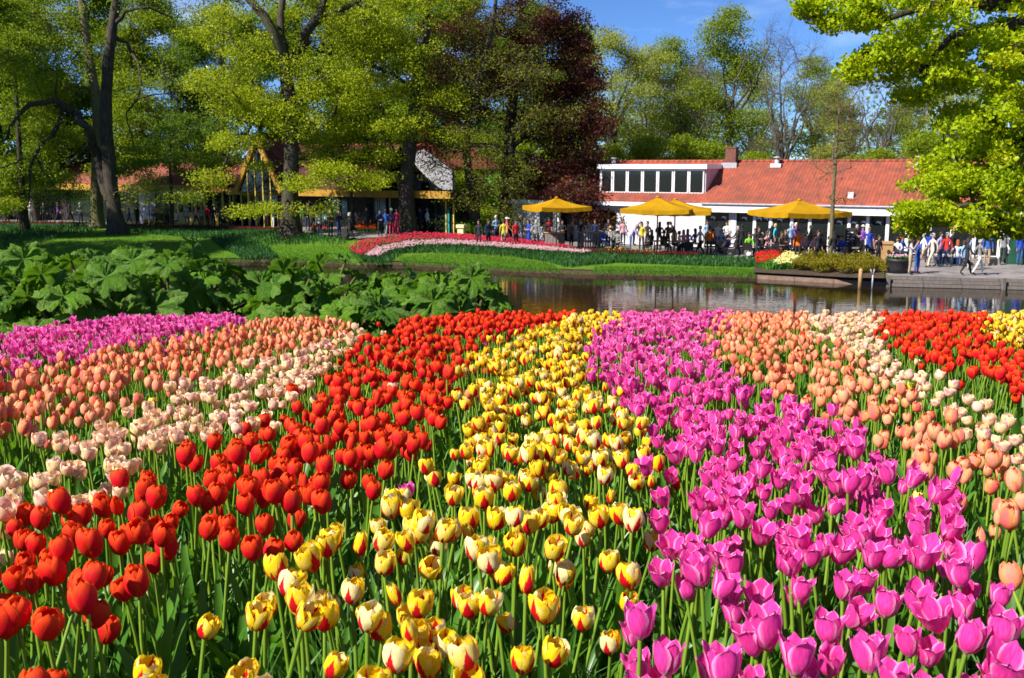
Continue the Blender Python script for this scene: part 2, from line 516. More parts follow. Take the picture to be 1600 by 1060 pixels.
far_flowers('far_red_tulips', [([(1180, 396), (1195, 391), (1228, 392), (1215, 402), (1197, 409), (1182, 409)], 420)], m_fred, 'clump of scarlet tulips beside the pale yellow clump', rng, r=0.05, hgt=0.09)
far_flowers('far_yellow_tulips', [([(1208, 409), (1226, 394), (1258, 392), (1252, 400), (1238, 411), (1222, 412)], 480)], m_fyel, 'clump of pale yellow tulips beside the scarlet clump', rng, r=0.05, hgt=0.09)
far_flowers('far_orange_tulips', [([(556, 349), (588, 349), (588, 357), (556, 357)], 500), ([(486, 352), (510, 352), (510, 357), (486, 357)], 250)], m_fora, 'orange-red tulips on the far side of the path', rng)
far_flowers('far_burgundy_tulips', [([(0, 346), (150, 348.5), (150, 350), (0, 348)], 500), ([(195, 351), (470, 357), (470, 358.5), (195, 353)], 900), ([(905, 388), (1000, 392), (1090, 396), (1090, 398), (1000, 395.5), (905, 391)], 500)], m_fdark, 'thin line of dark red tulips along the terrace edge', rng, lift=0.36)
far_flowers('far_gold_flowers', [([(945, 386), (1030, 389), (1030, 393), (945, 391)], 26), ([(225, 343), (252, 344), (252, 348), (225, 347)], 240)], m_fgold, 'few golden yellow flowers along the terrace edge', rng, lift=0.4, cat='flowers')
blade_bed('tulip_foliage', [([(1184, 412), (1205, 408), (1250, 408), (1252, 418), (1238, 423), (1200, 424), (1186, 421)], 2600)], 'fresh green leaves under the scarlet and pale yellow clumps', rng, leafy('fresh_bulb_leaves', (0.06, 0.22, 0.03), (0.12, 0.34, 0.04), 0.4), h=(0.3, 0.5), w=0.035)

# ================================================================== the tulip bed
KINDS = {
    'red':     dict(r=[.006, .0195, .0275, .0285, .0245, .0165], h=.068, oa=1.20, tip=0.30, flare=0.0,  sc=0.80),
    'yellow':  dict(r=[.006, .0195, .0265, .0275, .0255, .0215], h=.060, oa=1.15, tip=0.40, flare=0.05, sc=0.79),
    'magenta': dict(r=[.005, .0175, .0250, .0270, .0285, .0312], h=.068, oa=0.96, tip=0.08, flare=0.13, sc=0.80),
    'coral':   dict(r=[.005, .0160, .0225, .0228, .0190, .0115], h=.060, oa=1.20, tip=0.28, flare=0.0,  sc=0.87),
    'cream':   dict(r=[.005, .0180, .0240, .0250, .0240, .0210], h=.047, oa=1.10, tip=0.42, flare=0.15, sc=0.90),
}
KV = [0, .12, .35, .6, .85, 1]
def petal_geo(kind, inner, rs, nu, nv, open_):
    K = KINDS[kind]
    v = np.linspace(0, 1, nv + 1)[:, None]; u = np.linspace(-1, 1, nu + 1)[None, :]
    r = np.interp(v, KV, K['r'])
    r = r * (1 + open_ * np.clip(v - 0.25, 0, 1) ** 1.2)
    # width of the petal as an angle: narrow at the base, widest below the middle, rounded tip
    w = np.interp(v, [0, .1, .3, .55, .75, .9, 1], [.35, .7, .95, 1, .88, .62, K['tip'] * 0.55])
    if kind == 'magenta': w = np.interp(v, [0, .1, .3, .55, .75, .9, 1], [.35, .7, .95, 1, .80, .46, .04])
    ang = u * K['oa'] * w * (0.9 if inner else 1.0)
    rr = r * (0.87 if inner else 1.0) + 0 * u
    rr = rr * (1 + K['flare'] * np.abs(u) ** 2.2 * np.clip(v - 0.3, 0, 1) - (0.10 - K['flare'] * 0.3) * (np.abs(u) ** 3) * (v < 2) * (1 - 0.5 * v))
    rr = rr - 0.05 * r * np.exp(-(u / 0.16) ** 2) * np.sin(np.clip(v * 1.1, 0, 1) * PI)        # mid crease
    rr = rr + r * 0.035 * rs.normal(0, 1, 1) * np.sin(3.1 * u + rs.random() * 6) * v + r * 0.05 * rs.normal(0, 1, 1) * np.sin(5 * v + 4 * u * v)
    hh = K['h'] * (0.97 if inner else 1.0) * rs.uniform(0.95, 1.05)
    z = hh * (v ** 0.93) - hh * 0.05 * (u ** 2) * v ** 2 + 0.0012 * np.sin(u * 6 + rs.random() * 6) * v
    # tips curl a little inward (closed kinds) or outward (open kinds)
    rr = rr + (K['flare'] * 0.020 - 0.003) * np.clip(v - 0.85, 0, 1) / 0.15 * 0.5
    V = np.stack([rr * np.cos(ang), rr * np.sin(ang), z], -1).reshape(-1, 3)
    n = nu + 1
    i = (np.arange(nv)[:, None] * n + np.arange(nu)[None, :]).ravel()
    F = np.stack([i, i + 1, i + n + 1, i + n], 1)
    uv = np.stack([(u + 1) / 2 + 0 * v, v + 0 * u], -1).reshape(-1, 2)
    return V, F, uv
def rotz(V, a):
    c, s = math.cos(a), math.sin(a)
    return V @ np.array([[c, s, 0], [-s, c, 0], [0, 0, 1]])
def bloom_petals(kind, seed, nu, nv):
    rs = np.random.default_rng(seed)
    bud = (seed % 1000) == NVAR - 1
    blown = (seed % 1000) == NVAR - 2
    op = {'red': rs.uniform(-.05, .12), 'yellow': rs.uniform(-.06, .16), 'magenta': rs.uniform(-.12, .25), 'coral': rs.uniform(-.05, .15), 'cream': rs.uniform(-.1, .2)}[kind]
    if bud: op = -0.45
    if blown: op += {'red': .2, 'yellow': .22, 'magenta': .25, 'coral': .2, 'cream': .3}[kind]
    res = []
    for k in range(6):
        inner = k % 2
        V, F, uv = petal_geo(kind, inner, rs, nu, nv, op + rs.normal(0, 0.035) + (0.35 if kind in ('magenta', 'yellow') and rs.random() < 0.06 else 0))
        if bud: V = V * np.array([.62, .62, .92])
        V = rotz(V, k * PI / 3 + rs.normal(0, 0.07))
        res.append((V, F, uv, rs.random()))
    return res

def petal_mat(kind):
    m, nt = newmat(kind + '_petals')
    uvn = nd(nt, 'ShaderNodeUVMap', uv_map='UVMap').outputs[0]
    sx = nd(nt, 'ShaderNodeSeparateXYZ', {0: uvn})
    v = sx.outputs[1]
    au = mth(nt, 'ABSOLUTE', mth(nt, 'MULTIPLY_ADD', sx.outputs[0], 2.0, -1.0))
    rnd = nd(nt, 'ShaderNodeAttribute', attribute_name='rnd').outputs['Fac']
    off = nd(nt, 'ShaderNodeCombineXYZ', {0: mth(nt, 'MULTIPLY', rnd, 37.0), 1: 0.0, 2: 0.0}).outputs[0]
    vec = nd(nt, 'ShaderNodeVectorMath', {0: uvn, 1: off}, operation='ADD').outputs[0]
    veins = noise(nt, 3.0, 4, 0.6, vec=vec, stretch=(9, 1.0, 1))
    blot = noise(nt, 2.2, 3, 0.5, vec=vec)
    trans = 0.30
    if kind == 'red':
        c = mixc(nt, maprange(nt, v, 0.45, 1.0), (0.78, 0.008, 0.022), (0.92, 0.075, 0.006))
        c = mixc(nt, maprange(nt, au, 0.55, 1.0, 0, 0.65), c, (0.93, 0.10, 0.006))
        c = mixc(nt, maprange(nt, rnd, 0.6, 1.0, 0, 0.35), c, (0.90, 0.07, 0.01))
    elif kind == 'yellow':
        yel = mixc(nt, maprange(nt, blot, 0.48, 0.74), (0.95, 0.68, 0.010), (0.95, 0.84, 0.20))
        yel = mixc(nt, maprange(nt, rnd, 0.62, 0.9, 0, 0.8), yel, (0.94, 0.86, 0.48))
        # red flame: broad at the base, a point up the middle
        lim = mth(nt, 'MULTIPLY_ADD', mth(nt, 'POWER', au, 0.55), 1.0, v)
        lim2 = mth(nt, 'ADD', lim, mth(nt, 'MULTIPLY_ADD', veins, 0.62, -0.31))
        lim3 = mth(nt, 'ADD', lim2, mth(nt, 'MULTIPLY_ADD', rnd, 0.26, -0.13))
        fl = maprange(nt, lim3, 0.92, 0.98, 1.0, 0.0)
        c = mixc(nt, fl, yel, (0.72, 0.008, 0.018))
    elif kind == 'magenta':
        c = mixc(nt, maprange(nt, veins, 0.35, 0.7), (0.87, 0.036, 0.33), (0.92, 0.092, 0.46))
        c = mixc(nt, maprange(nt, au, 0.60, 1.0, 0, 0.85), c, (0.97, 0.48, 0.76))
        c = mixc(nt, maprange(nt, v, 0.0, 0.16, 0.9, 0.0), c, (0.80, 0.62, 0.52))
        c = mixc(nt, maprange(nt, rnd, 0.5, 1.0, 0, 0.35), c, (0.84, 0.04, 0.34))
    elif kind == 'coral':
        c = mixc(nt, maprange(nt, au, 0.15, 0.8), (0.97, 0.17, 0.16), (0.98, 0.35, 0.09))
        c = mixc(nt, maprange(nt, rnd, 0.2, 1.0, 0, 0.85), c, (0.98, 0.52, 0.28))
        c = mixc(nt, maprange(nt, v, 0.85, 1.0, 0, 0.5), c, (0.85, 0.20, 0.03))
    else:
        c = mixc(nt, maprange(nt, rnd, 0.2, 0.9), (0.95, 0.76, 0.34), (0.96, 0.64, 0.48))
        c = mixc(nt, maprange(nt, blot, 0.50, 0.64, 0, 0.8), c, (0.88, 0.24, 0.28))
        c = mixc(nt, maprange(nt, v, 0.8, 1.0, 0, 0.7), c, (0.90, 0.80, 0.66))
    # fine veins, paler towards the margin, and small blemishes
    hv = nd(nt, 'ShaderNodeHueSaturation', {'Saturation': 1.0, 'Value': maprange(nt, veins, 0.3, 0.7, 0.90, 1.12), 'Color': c, 'Fac': 1.0}).outputs[0]
    bl = maprange(nt, noise(nt, 9.0, 4, 0.7, vec=vec), 0.70, 0.78, 0, 0.35)
    c = mixc(nt, bl, hv, tuple({'red': (.30, .01, .02), 'yellow': (.70, .40, .03), 'magenta': (.95, .45, .70), 'coral': (.65, .12, .08), 'cream': (.75, .45, .22)}[kind]))
    fine = noise(nt, 5.0, 3, 0.6, vec=vec, stretch=(14, 1.0, 1))
    b = nd(nt, 'ShaderNodeBump', {'Strength': 0.6, 'Distance': 0.002, 'Height': fine})
    p = nd(nt, 'ShaderNodeBsdfPrincipled', {'Base Color': c, 'Roughness': 0.55, 'Specular IOR Level': 0.16, 'Normal': b.outputs[0], 'Sheen Weight': 0.0})
    t = nd(nt, 'ShaderNodeBsdfTranslucent', {'Color': c})
    s = nd(nt, 'ShaderNodeMixShader', {0: trans, 1: p.outputs[0], 2: t.outputs[0]})
    out(nt, s.outputs[0])
    return m
PMAT = {k: petal_mat(k) for k in KINDS}
m_stem = leafy('tulip_stem', (0.15, 0.27, 0.022), (0.21, 0.34, 0.03), 0.12, 0.45, spec=0.4)
m_tleaf = leafy('tulip_leaf', (0.055, 0.18, 0.018), (0.105, 0.275, 0.024), 0.42, 0.38, spec=0.45, tcol=(0.22, 0.46, 0.01))
m_pist = simple('pistil', (0.45, 0.42, 0.08), rough=0.6)

HS = 0.41          # stem height in the templates
def stem_geo(seed, n=5, rows=6):
    rs = np.random.default_rng(seed)
    t = np.linspace(0, 1, rows)
    a = rs.random() * 6.28
    bend = rs.uniform(0.01, 0.05)
    P = np.column_stack([np.cos(a) * bend * t ** 2, np.sin(a) * bend * t ** 2, t * HS])
    V, F = tube_np(P, np.interp(t, [0, 1], [0.0046, 0.0036]), n)
    d = (P[-1] - P[-2]); d /= np.linalg.norm(d)
    return V, F, P[-1], d
def leaf_geo(seed, rows=7):
    rs = np.random.default_rng(seed)
    L = rs.uniform(0.22, 0.34); W = rs.uniform(0.013, 0.023); arch = rs.uniform(0.15, 0.75); tw = rs.normal(0, 0.5)
    t = np.linspace(0, 1, rows + 1)
    th = R(82) - arch * t ** 1.5 * 1.5
    dx = np.cumsum(np.r_[0, np.cos(th[:-1])]) * L / rows; dz = np.cumsum(np.r_[0, np.sin(th[:-1])]) * L / rows
    w = W * np.sin(np.clip(0.12 + 0.88 * t, 0, 1) ** 0.8 * PI) ** 0.75
    w[-1] = 0.0008
    V = []
    for k in range(rows + 1):
        ca, sa = math.cos(tw * t[k]), math.sin(tw * t[k])
        nx, nz = -math.sin(th[k]), math.cos(th[k])
        for s in (-1, 0, 1):
            lift = abs(s) * 0.45 * w[k]
            oy = s * w[k] * ca; on = s * w[k] * sa + lift
            V.append((0.006 + dx[k] + nx * on, oy, dz[k] + nz * on))
    V = np.array(V)
    i = (np.arange(rows)[:, None] * 3 + np.arange(2)[None, :]).ravel()
    return V, np.stack([i, i + 1, i + 4, i + 3], 1)

NVAR = 10
STEMS = [stem_geo(100 + k) for k in range(5)]
STEM_ME = [npmesh('tulip_stem', s[0], s[1], [m_stem], attrs={'rnd': np.full(len(s[0]), k / 4)}) for k, s in enumerate(STEMS)]
STEMS_LO = [stem_geo(100 + k, 3, 4) for k in range(5)]
LEAVES = [leaf_geo(200 + k) for k in range(9)]
LEAF_ME = [npmesh('tulip_leaf', l[0], l[1], [m_tleaf], attrs={'rnd': np.full(len(l[0]), k / 8)}) for k, l in enumerate(LEAVES)]
pist = MB().lathe([(0.0, -0.002), (0.0045, 0.0), (0.004, 0.02), (0.005, 0.026), (0.0, 0.028)], 6)
def join_geo(parts):
    V = np.concatenate([p[0] for p in parts]); b = np.cumsum([0] + [len(p[0]) for p in parts])
    F = np.concatenate([p[1] + b[i] for i, p in enumerate(parts)])
    uv = np.concatenate([p[2] for p in parts]); r = np.concatenate([np.full(len(p[0]), p[3]) for p in parts])
    return V, F, uv, r
BLOOM = {}
for ki, kind in enumerate(KINDS):
    for q in range(NVAR):
        pet = bloom_petals(kind, 1000 * ki + q, 8, 9)
        pm = [npmesh('petal', V, F, [PMAT[kind]], uv, {'rnd': np.full(len(V), r)}) for V, F, uv, r in pet]
        hi = join_geo(bloom_petals(kind, 1000 * ki + q, 6, 7)); lo = join_geo(bloom_petals(kind, 1000 * ki + q, 3, 4)); lo2 = join_geo(bloom_petals(kind, 1000 * ki + q, 2, 3))
        fm = npmesh('flower', hi[0], hi[1], [PMAT[kind]], hi[2], {'rnd': hi[3]})
        BLOOM[kind, q] = dict(petals=pm, flower=fm, hi=hi, lo=lo, lo2=lo2)
PIST_ME = bpy.data.meshes.new('flower_centre')
PIST_ME.from_pydata(pist.v, [], pist.f); PIST_ME.materials.append(m_pist)

# band outlines, traced at flower-head level in photo pixels, then laid out on the mound
BANDS = [
    ('magenta', 'far_left', [(-420, 560), (-200, 538), (0, 521), (100, 509), (200, 499), (370, 495), (368, 503), (280, 521), (150, 541), (60, 561), (0, 577), (-200, 625), (-420, 690)]),
    ('coral', 'left', [(-420, 695), (-200, 630), (0, 582), (60, 566), (150, 546), (280, 526), (370, 507), (450, 500), (543, 503), (540, 516), (440, 548), (330, 576), (250, 602), (150, 645), (60, 658), (0, 672), (-200, 730), (-420, 800)]),
    ('cream', 'left', [(-420, 860), (-200, 790), (0, 735), (20, 722), (110, 672), (200, 636), (280, 594), (370, 572), (470, 541), (545, 514), (590, 510), (560, 528), (510, 565), (470, 605), (400, 645), (360, 672), (260, 694), (190, 738), (90, 778), (0, 795), (-200, 870), (-420, 960)]),
    ('red', 'left', [(-420, 975), (-200, 880), (0, 790), (90, 784), (200, 742), (270, 702), (380, 672), (480, 610), (510, 575), (560, 534), (600, 512), (640, 502), (750, 493), (905, 487), (900, 494), (790, 510), (738, 535), (722, 560), (716, 610), (690, 668), (600, 716), (540, 750), (490, 802), (440, 832), (372, 858), (290, 872), (235, 925), (180, 970), (90, 1015), (60, 1075), (0, 1160), (-200, 1230), (-420, 1260)]),
    ('yellow', 'middle', [(930, 491), (975, 490), (945, 515), (916, 545), (925, 575), (965, 605), (1012, 655), (1032, 715), (1000, 770), (985, 830), (965, 905), (850, 1000), (770, 1060), (700, 1160), (600, 1260), (20, 1260), (110, 1080), (215, 985), (360, 925), (440, 880), (520, 842), (600, 792), (640, 762), (690, 722), (733, 682), (729, 620), (734, 562), (765, 533), (840, 508)]),
    ('magenta', 'middle', [(975, 490), (1060, 486), (1152, 484), (1130, 500), (1092, 515), (1115, 555), (1162, 595), (1235, 620), (1335, 655), (1400, 702), (1468, 762), (1520, 850), (1590, 965), (1700, 1120), (1790, 1260), (860, 1260), (905, 1080), (965, 995), (1030, 935), (1025, 850), (1062, 770), (1050, 690), (1000, 640), (935, 580), (915, 548), (945, 515)]),
    ('coral', 'right', [(1152, 484), (1258, 487), (1262, 520), (1330, 562), (1420, 606), (1500, 650), (1600, 715), (1750, 800), (1950, 920), (1950, 1180), (1800, 1060), (1700, 960), (1610, 860), (1540, 785), (1465, 722), (1400, 680), (1330, 640), (1240, 610), (1170, 585), (1120, 548), (1095, 515), (1132, 498)]),
    ('cream', 'right', [(1258, 487), (1374, 489), (1370, 530), (1420, 572), (1490, 605), (1600, 655), (1750, 735), (1950, 850), (1950, 915), (1750, 795), (1600, 710), (1500, 645), (1420, 601), (1330, 557), (1266, 518)]),
    ('red', 'right', [(1374, 489), (1470, 487), (1545, 488), (1528, 512), (1575, 540), (1600, 550), (1750, 600), (1950, 680), (1950, 770), (1750, 665), (1600, 606), (1520, 582), (1440, 552), (1380, 525)]),
    ('yellow', 'right', [(1545, 488), (1620, 488), (1750, 492), (1950, 505), (1950, 672), (1750, 592), (1600, 546), (1540, 514), (1530, 510)]),
]
def head_point(px, py):
    z = CZ - 0.8
    f = lambda x, y: near_ground(x, y) + 0.46
    for _ in range(40):
        p = onz(px, py, z) if ray(px, py)[2] < -0.01 else onz(px, 520, z)
        z = 0.6 * z + 0.4 * float(f(p[0], p[1]))
    return onz(px, py, z)
rs = np.random.default_rng(77)
SPACING = 0.084
allt = {k: [] for k in KINDS}
gx, gy = np.meshgrid(np.arange(-8.5, 8.5, SPACING), np.arange(0.75, 12.2, SPACING * 0.87))
gx = gx + (np.arange(gx.shape[0]) % 2)[:, None] * SPACING / 2
gx = (gx + rs.normal(0, 0.020, gx.shape)).ravel(); gy = (gy + rs.normal(0, 0.018, gy.shape)).ravel()
gz = near_ground(gx, gy)
hu, hv, hd = project(np.column_stack([gx, gy, gz + 0.46]))
taken = np.zeros(len(gx), bool)
for kind, side, poly in BANDS:
    m = inpoly(hu + rs.normal(0, 4, len(hu)) * 1.5 / np.maximum(hd, 0.5), hv + rs.normal(0, 2, len(hu)) / np.maximum(hd, .5), poly) & ~taken & (rs.random(len(gx)) < 0.95)
    taken |= m
    for j in np.nonzero(m)[0]:
        allt[kind].append((hd[j], gx[j], gy[j], gz[j], side, -60 < hu[j] < 1660 and hv[j] < 1130))
# a few strays among the neighbours
for j in np.nonzero(~taken)[0]:
    if rs.random() < 0.03 and 2 < hd[j] < 8:
        allt[rs.choice(list(KINDS))].append((hd[j], gx[j], gy[j], gz[j], 'stray', False))

LABEL = {
    ('red', 'left'): 'red tulip in the left red band',
    ('red', 'right'): 'orange-red tulip in the right red strip',
    ('yellow', 'middle'): 'red-flamed yellow tulip in the middle band',
    ('yellow', 'right'): 'yellow tulip in the far right patch',
    ('magenta', 'middle'): 'magenta tulip in the wide right band',
    ('magenta', 'far_left'): 'purple-pink tulip under the giant leaves',
    ('coral', 'left'): 'coral tulip in the left coral band',
    ('coral', 'right'): 'coral tulip right of the magenta band',
    ('cream', 'left'): 'pink-blushed cream tulip in the left band',
    ('cream', 'right'): 'pink-blushed cream tulip in the right band',
}
def tulip_pose(rs):
    return dict(rz=rs.random() * 6.28, s=float(np.clip(rs.normal(1.0, 0.065), 0.80, 1.15)), tilt=(rs.normal(0, 0.075), rs.normal(0, 0.075)),
                st=int(rs.integers(len(STEMS))), var=int(rs.choice(NVAR, p=[.112] * 8 + [.064, .04])), fs=float(np.clip(rs.normal(1.0, 0.08), 0.76, 1.10)), fr=rs.random() * 6.28, ft=rs.normal(0, 0.12, 2),
                lv=rs.integers(len(LEAVES), size=2), la=rs.random() * 6.28)
def droop_pose(q, rs):
    if rs.random() < 0.04:
        q['tilt'] = (q['tilt'][0] * 4, q['tilt'][1] * 4)
    return q
def stem_quat(d):
    return Vector(d).to_track_quat('Z', 'Y')
def tulip_label(kind, side, d, P, var, s):
    u = float(project(np.array([P]))[0][0])
    row = 'frontmost rows' if d < 1.55 else 'near rows' if d < 1.9 else 'middle rows' if d < 2.4 else 'farther rows' if d < 3.2 else 'distant rows'
    cols = ['at the left edge', 'far left', 'left', 'left of centre', 'right of centre', 'right', 'far right', 'at the right edge']
    look = 'budded ' if var == NVAR - 1 else 'wide-open ' if var == NVAR - 2 else 'tall ' if s > 1.05 else 'short ' if s < 0.95 else ''
    return look + LABEL[kind, side] + ', ' + row + ', ' + cols[int(np.clip(u // 200, 0, 7))]
for kind in KINDS:
    L = sorted(allt[kind], key=lambda t: (not t[5], t[0]))
    indiv = [t for t in L if t[5] and t[4] != 'stray'][:300]
    ids = set(id(t) for t in indiv)
    rest = [t for t in L if id(t) not in ids]
    for d, x, y, z, side, vis in indiv:
        q = droop_pose(tulip_pose(rs), rs)
        root = empty(kind + '_tulip', (x, y, z), q['rz'], tulip_label(kind, side, d, (x, y, z + .46), q['var'], q['s']), 'tulip', kind + ' tulips, ' + side.replace('_', ' ') + ' band')
        root.rotation_euler = (q['tilt'][0], q['tilt'][1], q['rz'])
        root.scale = (q['s'],) * 3
        obj('stem', STEM_ME[q['st']], root)
        for k in range(2):
            obj('leaf', LEAF_ME[q['lv'][k]], root, rot=(0, 0, q['la'] + k * 2.7), scale=float(rs.uniform(0.85, 1.15)))
        B = BLOOM[kind, q['var']]
        tip, dr = STEMS[q['st']][2], STEMS[q['st']][3]
        e = stem_quat(dr).to_euler()
        near = d < 2.35
        f = obj('flower', PIST_ME if near else B['flower'], root, loc=tip, rot=(e.x + q['ft'][0], e.y + q['ft'][1], q['fr']), scale=q['fs'] * KINDS[kind]['sc'])
        if near:
            for pm in B['petals']:
                obj('petal', pm, f)
    # the rest of the kind as one mass
    Vp, Fp, Up, Rp, b = [], [], [], [], 0
    Vs, Fs, Rs, bs, Vl, Fl, Rl, bl = [], [], [], 0, [], [], [], 0
    for d, x, y, z, side, vis in rest:
        q = droop_pose(tulip_pose(rs), rs)
        if side == 'stray': q['fs'] *= 0.9; q['s'] *= 0.95
        Mr = np.array(Euler((q['tilt'][0], q['tilt'][1], q['rz'])).to_matrix()) * q['s']
        o = np.array([x, y, z])
        B = BLOOM[kind, q['var']]['hi' if d < 2.7 else 'lo' if d < 4.8 else 'lo2']
        st = STEMS[q['st']] if d < 3.5 else STEMS_LO[q['st']]
        e = stem_quat(st[3]).to_euler()
        Mf = np.array(Euler((e.x + q['ft'][0], e.y + q['ft'][1], q['fr'])).to_matrix()) * (q['fs'] * KINDS[kind]['sc'])
        V = (B[0] @ Mf.T + st[2]) @ Mr.T + o
        Vp.append(V); Fp.append(B[1] + b); Up.append(B[2]); Rp.append((B[3] * 0.5 + rs.random() * 0.5)); b += len(V)
        n5 = 5
        V = st[0] @ Mr.T + o
        Vs.append(V); Fs.append(st[1] + bs); Rs.append(np.full(len(V), rs.random())); bs += len(V)
        l = LEAVES[q['lv'][0]]
        V = rotz(l[0], q['la']) @ Mr.T + o
        Vl.append(V); Fl.append(l[1] + bl); Rl.append(np.full(len(V), rs.random())); bl += len(V)
    if rest:
        nm = 'distant_' + kind + '_tulips'
        NP, NS, NL = b, bs, bl
        V = np.concatenate(Vp + Vs + Vl)
        Fa, Fb, Fc = np.concatenate(Fp), np.concatenate(Fs) + NP, np.concatenate(Fl) + NP + NS
        uv = np.concatenate([np.concatenate(Up), np.zeros((NS + NL, 2))])
        me = npmesh(nm, V, np.concatenate([Fa, Fb, Fc]), [PMAT[kind], m_stem, m_tleaf], uv, {'rnd': np.concatenate(Rp + Rs + Rl)},
                    midx=np.concatenate([np.zeros(len(Fa)), np.ones(len(Fb)), np.full(len(Fc), 2)]))
        tag(obj(nm, me), 'mass of smaller ' + kind + ' tulips farther back in the bed', 'tulips', kind='stuff')
# loose leaves and grass between the stems
n = 5200
ux = rs.uniform(-6, 6, n); uy = 0.8 + 10 * rs.random(n) ** 1.25
ok = np.abs(ux) < 0.62 * uy + 0.5
ux, uy = ux[ok], uy[ok]
Vl, Fl, Rl, bl = [], [], [], 0
for x, y in zip(ux, uy):
    l = LEAVES[int(rs.integers(len(LEAVES)))]
    sc = rs.uniform(0.6, 1.15)
    V = rotz(l[0] * np.array([1.2, 1, 1]) * sc, rs.random() * 6.28) + np.array([x, y, float(near_ground(x, y)) - 0.01])
    Vl.append(V); Fl.append(l[1] + bl); Rl.append(np.full(len(V), rs.random())); bl += len(V)
me = npmesh('bed_foliage', np.concatenate(Vl), np.concatenate(Fl), [m_tleaf], attrs={'rnd': np.concatenate(Rl)})
tag(obj('bed_foliage', me), 'dense green leaves between the tulip stems', 'foliage', kind='stuff')
n = 16000
uy = 0.8 + 6.0 * rs.random(n) ** 1.6; ux = rs.uniform(-1, 1, n) * (0.58 * uy + 0.35)
V, Q, T, r = blades(np.column_stack([ux, uy]), rs, (0.10, 0.30), 0.0032, near_ground, 0.5)
tag(obj('bed_grass', npmesh('bed_grass', V, [Q, T], [leafy('bed_grass', (0.06, 0.17, 0.03), (0.13, 0.27, 0.06), 0.3, 0.4, spec=0.5)], attrs={'rnd': r})), 'thin grass blades between the tulip stems', 'grass', kind='stuff')

# fallen petals lying on the soil between the front stems
for k, kind in enumerate(('red', 'yellow', 'magenta', 'coral')):
    for j in range(6):
        yy = rs.uniform(1.25, 2.4); xx = {'red': -.42, 'yellow': -.08, 'magenta': .28, 'coral': .55}[kind] * yy + rs.normal(0, .12) * yy
        me_ = BLOOM[kind, j]['petals'][j]
        o = obj('fallen_petal', me_, None, (xx, yy, float(near_ground(xx, yy)) + .012), (R(90) + rs.normal(0, .4), rs.normal(0, .4), rs.random() * 6.28), 0.85)
        tag(o, 'fallen ' + kind + ' petal lying between the front ' + kind + ' tulip stems', 'petal', 'fallen ' + kind + ' petals')

# ================================================================== trees
def bark_mat(name, c1, c2, moss=None):
    m, nt = newmat(name)
    f = maprange(nt, noise(nt, 2.2, 6, 0.7, stretch=(3, 3, 0.7)), 0.3, 0.7)
    c = mixc(nt, f, c1, c2)
    if moss:
        c = mixc(nt, maprange(nt, noise(nt, 0.8, 4, 0.6), 0.45, 0.7, 0, 0.7), c, moss)
    p = nd(nt, 'ShaderNodeBsdfPrincipled', {'Base Color': c, 'Roughness': 0.9, 'Specular IOR Level': 0.15})
    b = nd(nt, 'ShaderNodeBump', {'Strength': 0.9, 'Distance': 0.08, 'Height': noise(nt, 5, 6, 0.7, stretch=(2.5, 2.5, 0.6))})
    nt.links.new(b.outputs[0], p.inputs['Normal'])
    out(nt, p.outputs[0])
    return m
m_bark = bark_mat('beech_bark', (0.085, 0.068, 0.055), (0.035, 0.028, 0.024), (0.075, 0.080, 0.03))
m_barkdark = bark_mat('dark_bark', (0.095, 0.078, 0.062), (0.035, 0.029, 0.025), (0.09, 0.085, 0.04))
m_barklight = bark_mat('pale_bark', (0.20, 0.17, 0.10), (0.11, 0.09, 0.05), (0.13, 0.14, 0.05))
m_barkgrey = bark_mat('grey_bark', (0.16, 0.13, 0.11), (0.085, 0.07, 0.06))
L_spring = leafy('spring_leaves', (0.190, 0.285, 0.010), (0.300, 0.370, 0.014), 0.5, 0.5)
L_beech = leafy('young_beech_leaves', (0.310, 0.400, 0.010), (0.460, 0.510, 0.014), 0.5, 0.5)
L_mid = leafy('green_leaves', (0.110, 0.205, 0.012), (0.190, 0.295, 0.014), 0.48, 0.5)
L_pale = leafy('pale_spring_leaves', (0.31, 0.36, 0.05), (0.43, 0.47, 0.06), 0.5, 0.55)
L_olive = leafy('olive_leaves', (0.130, 0.150, 0.014), (0.230, 0.250, 0.018), 0.45, 0.5, c3=(0.10, 0.03, 0.015))
L_copper = leafy('copper_leaves', (0.050, 0.012, 0.011), (0.125, 0.030, 0.020), 0.36, 0.40, c3=(0.13, 0.125, 0.014), tcol=(0.20, 0.04, 0.015), c3at=0.70)
L_oak = leafy('young_oak_leaves', (0.32, 0.46, 0.008), (0.60, 0.67, 0.010), 0.55, 0.45, c3=(0.56, 0.48, 0.010))
L_bronze = leafy('bronze_bud_leaves', (0.20, 0.17, 0.03), (0.28, 0.22, 0.03), 0.3)
L_gold = leafy('golden_shrub_leaves', (0.200, 0.170, 0.010), (0.300, 0.260, 0.012), 0.4)

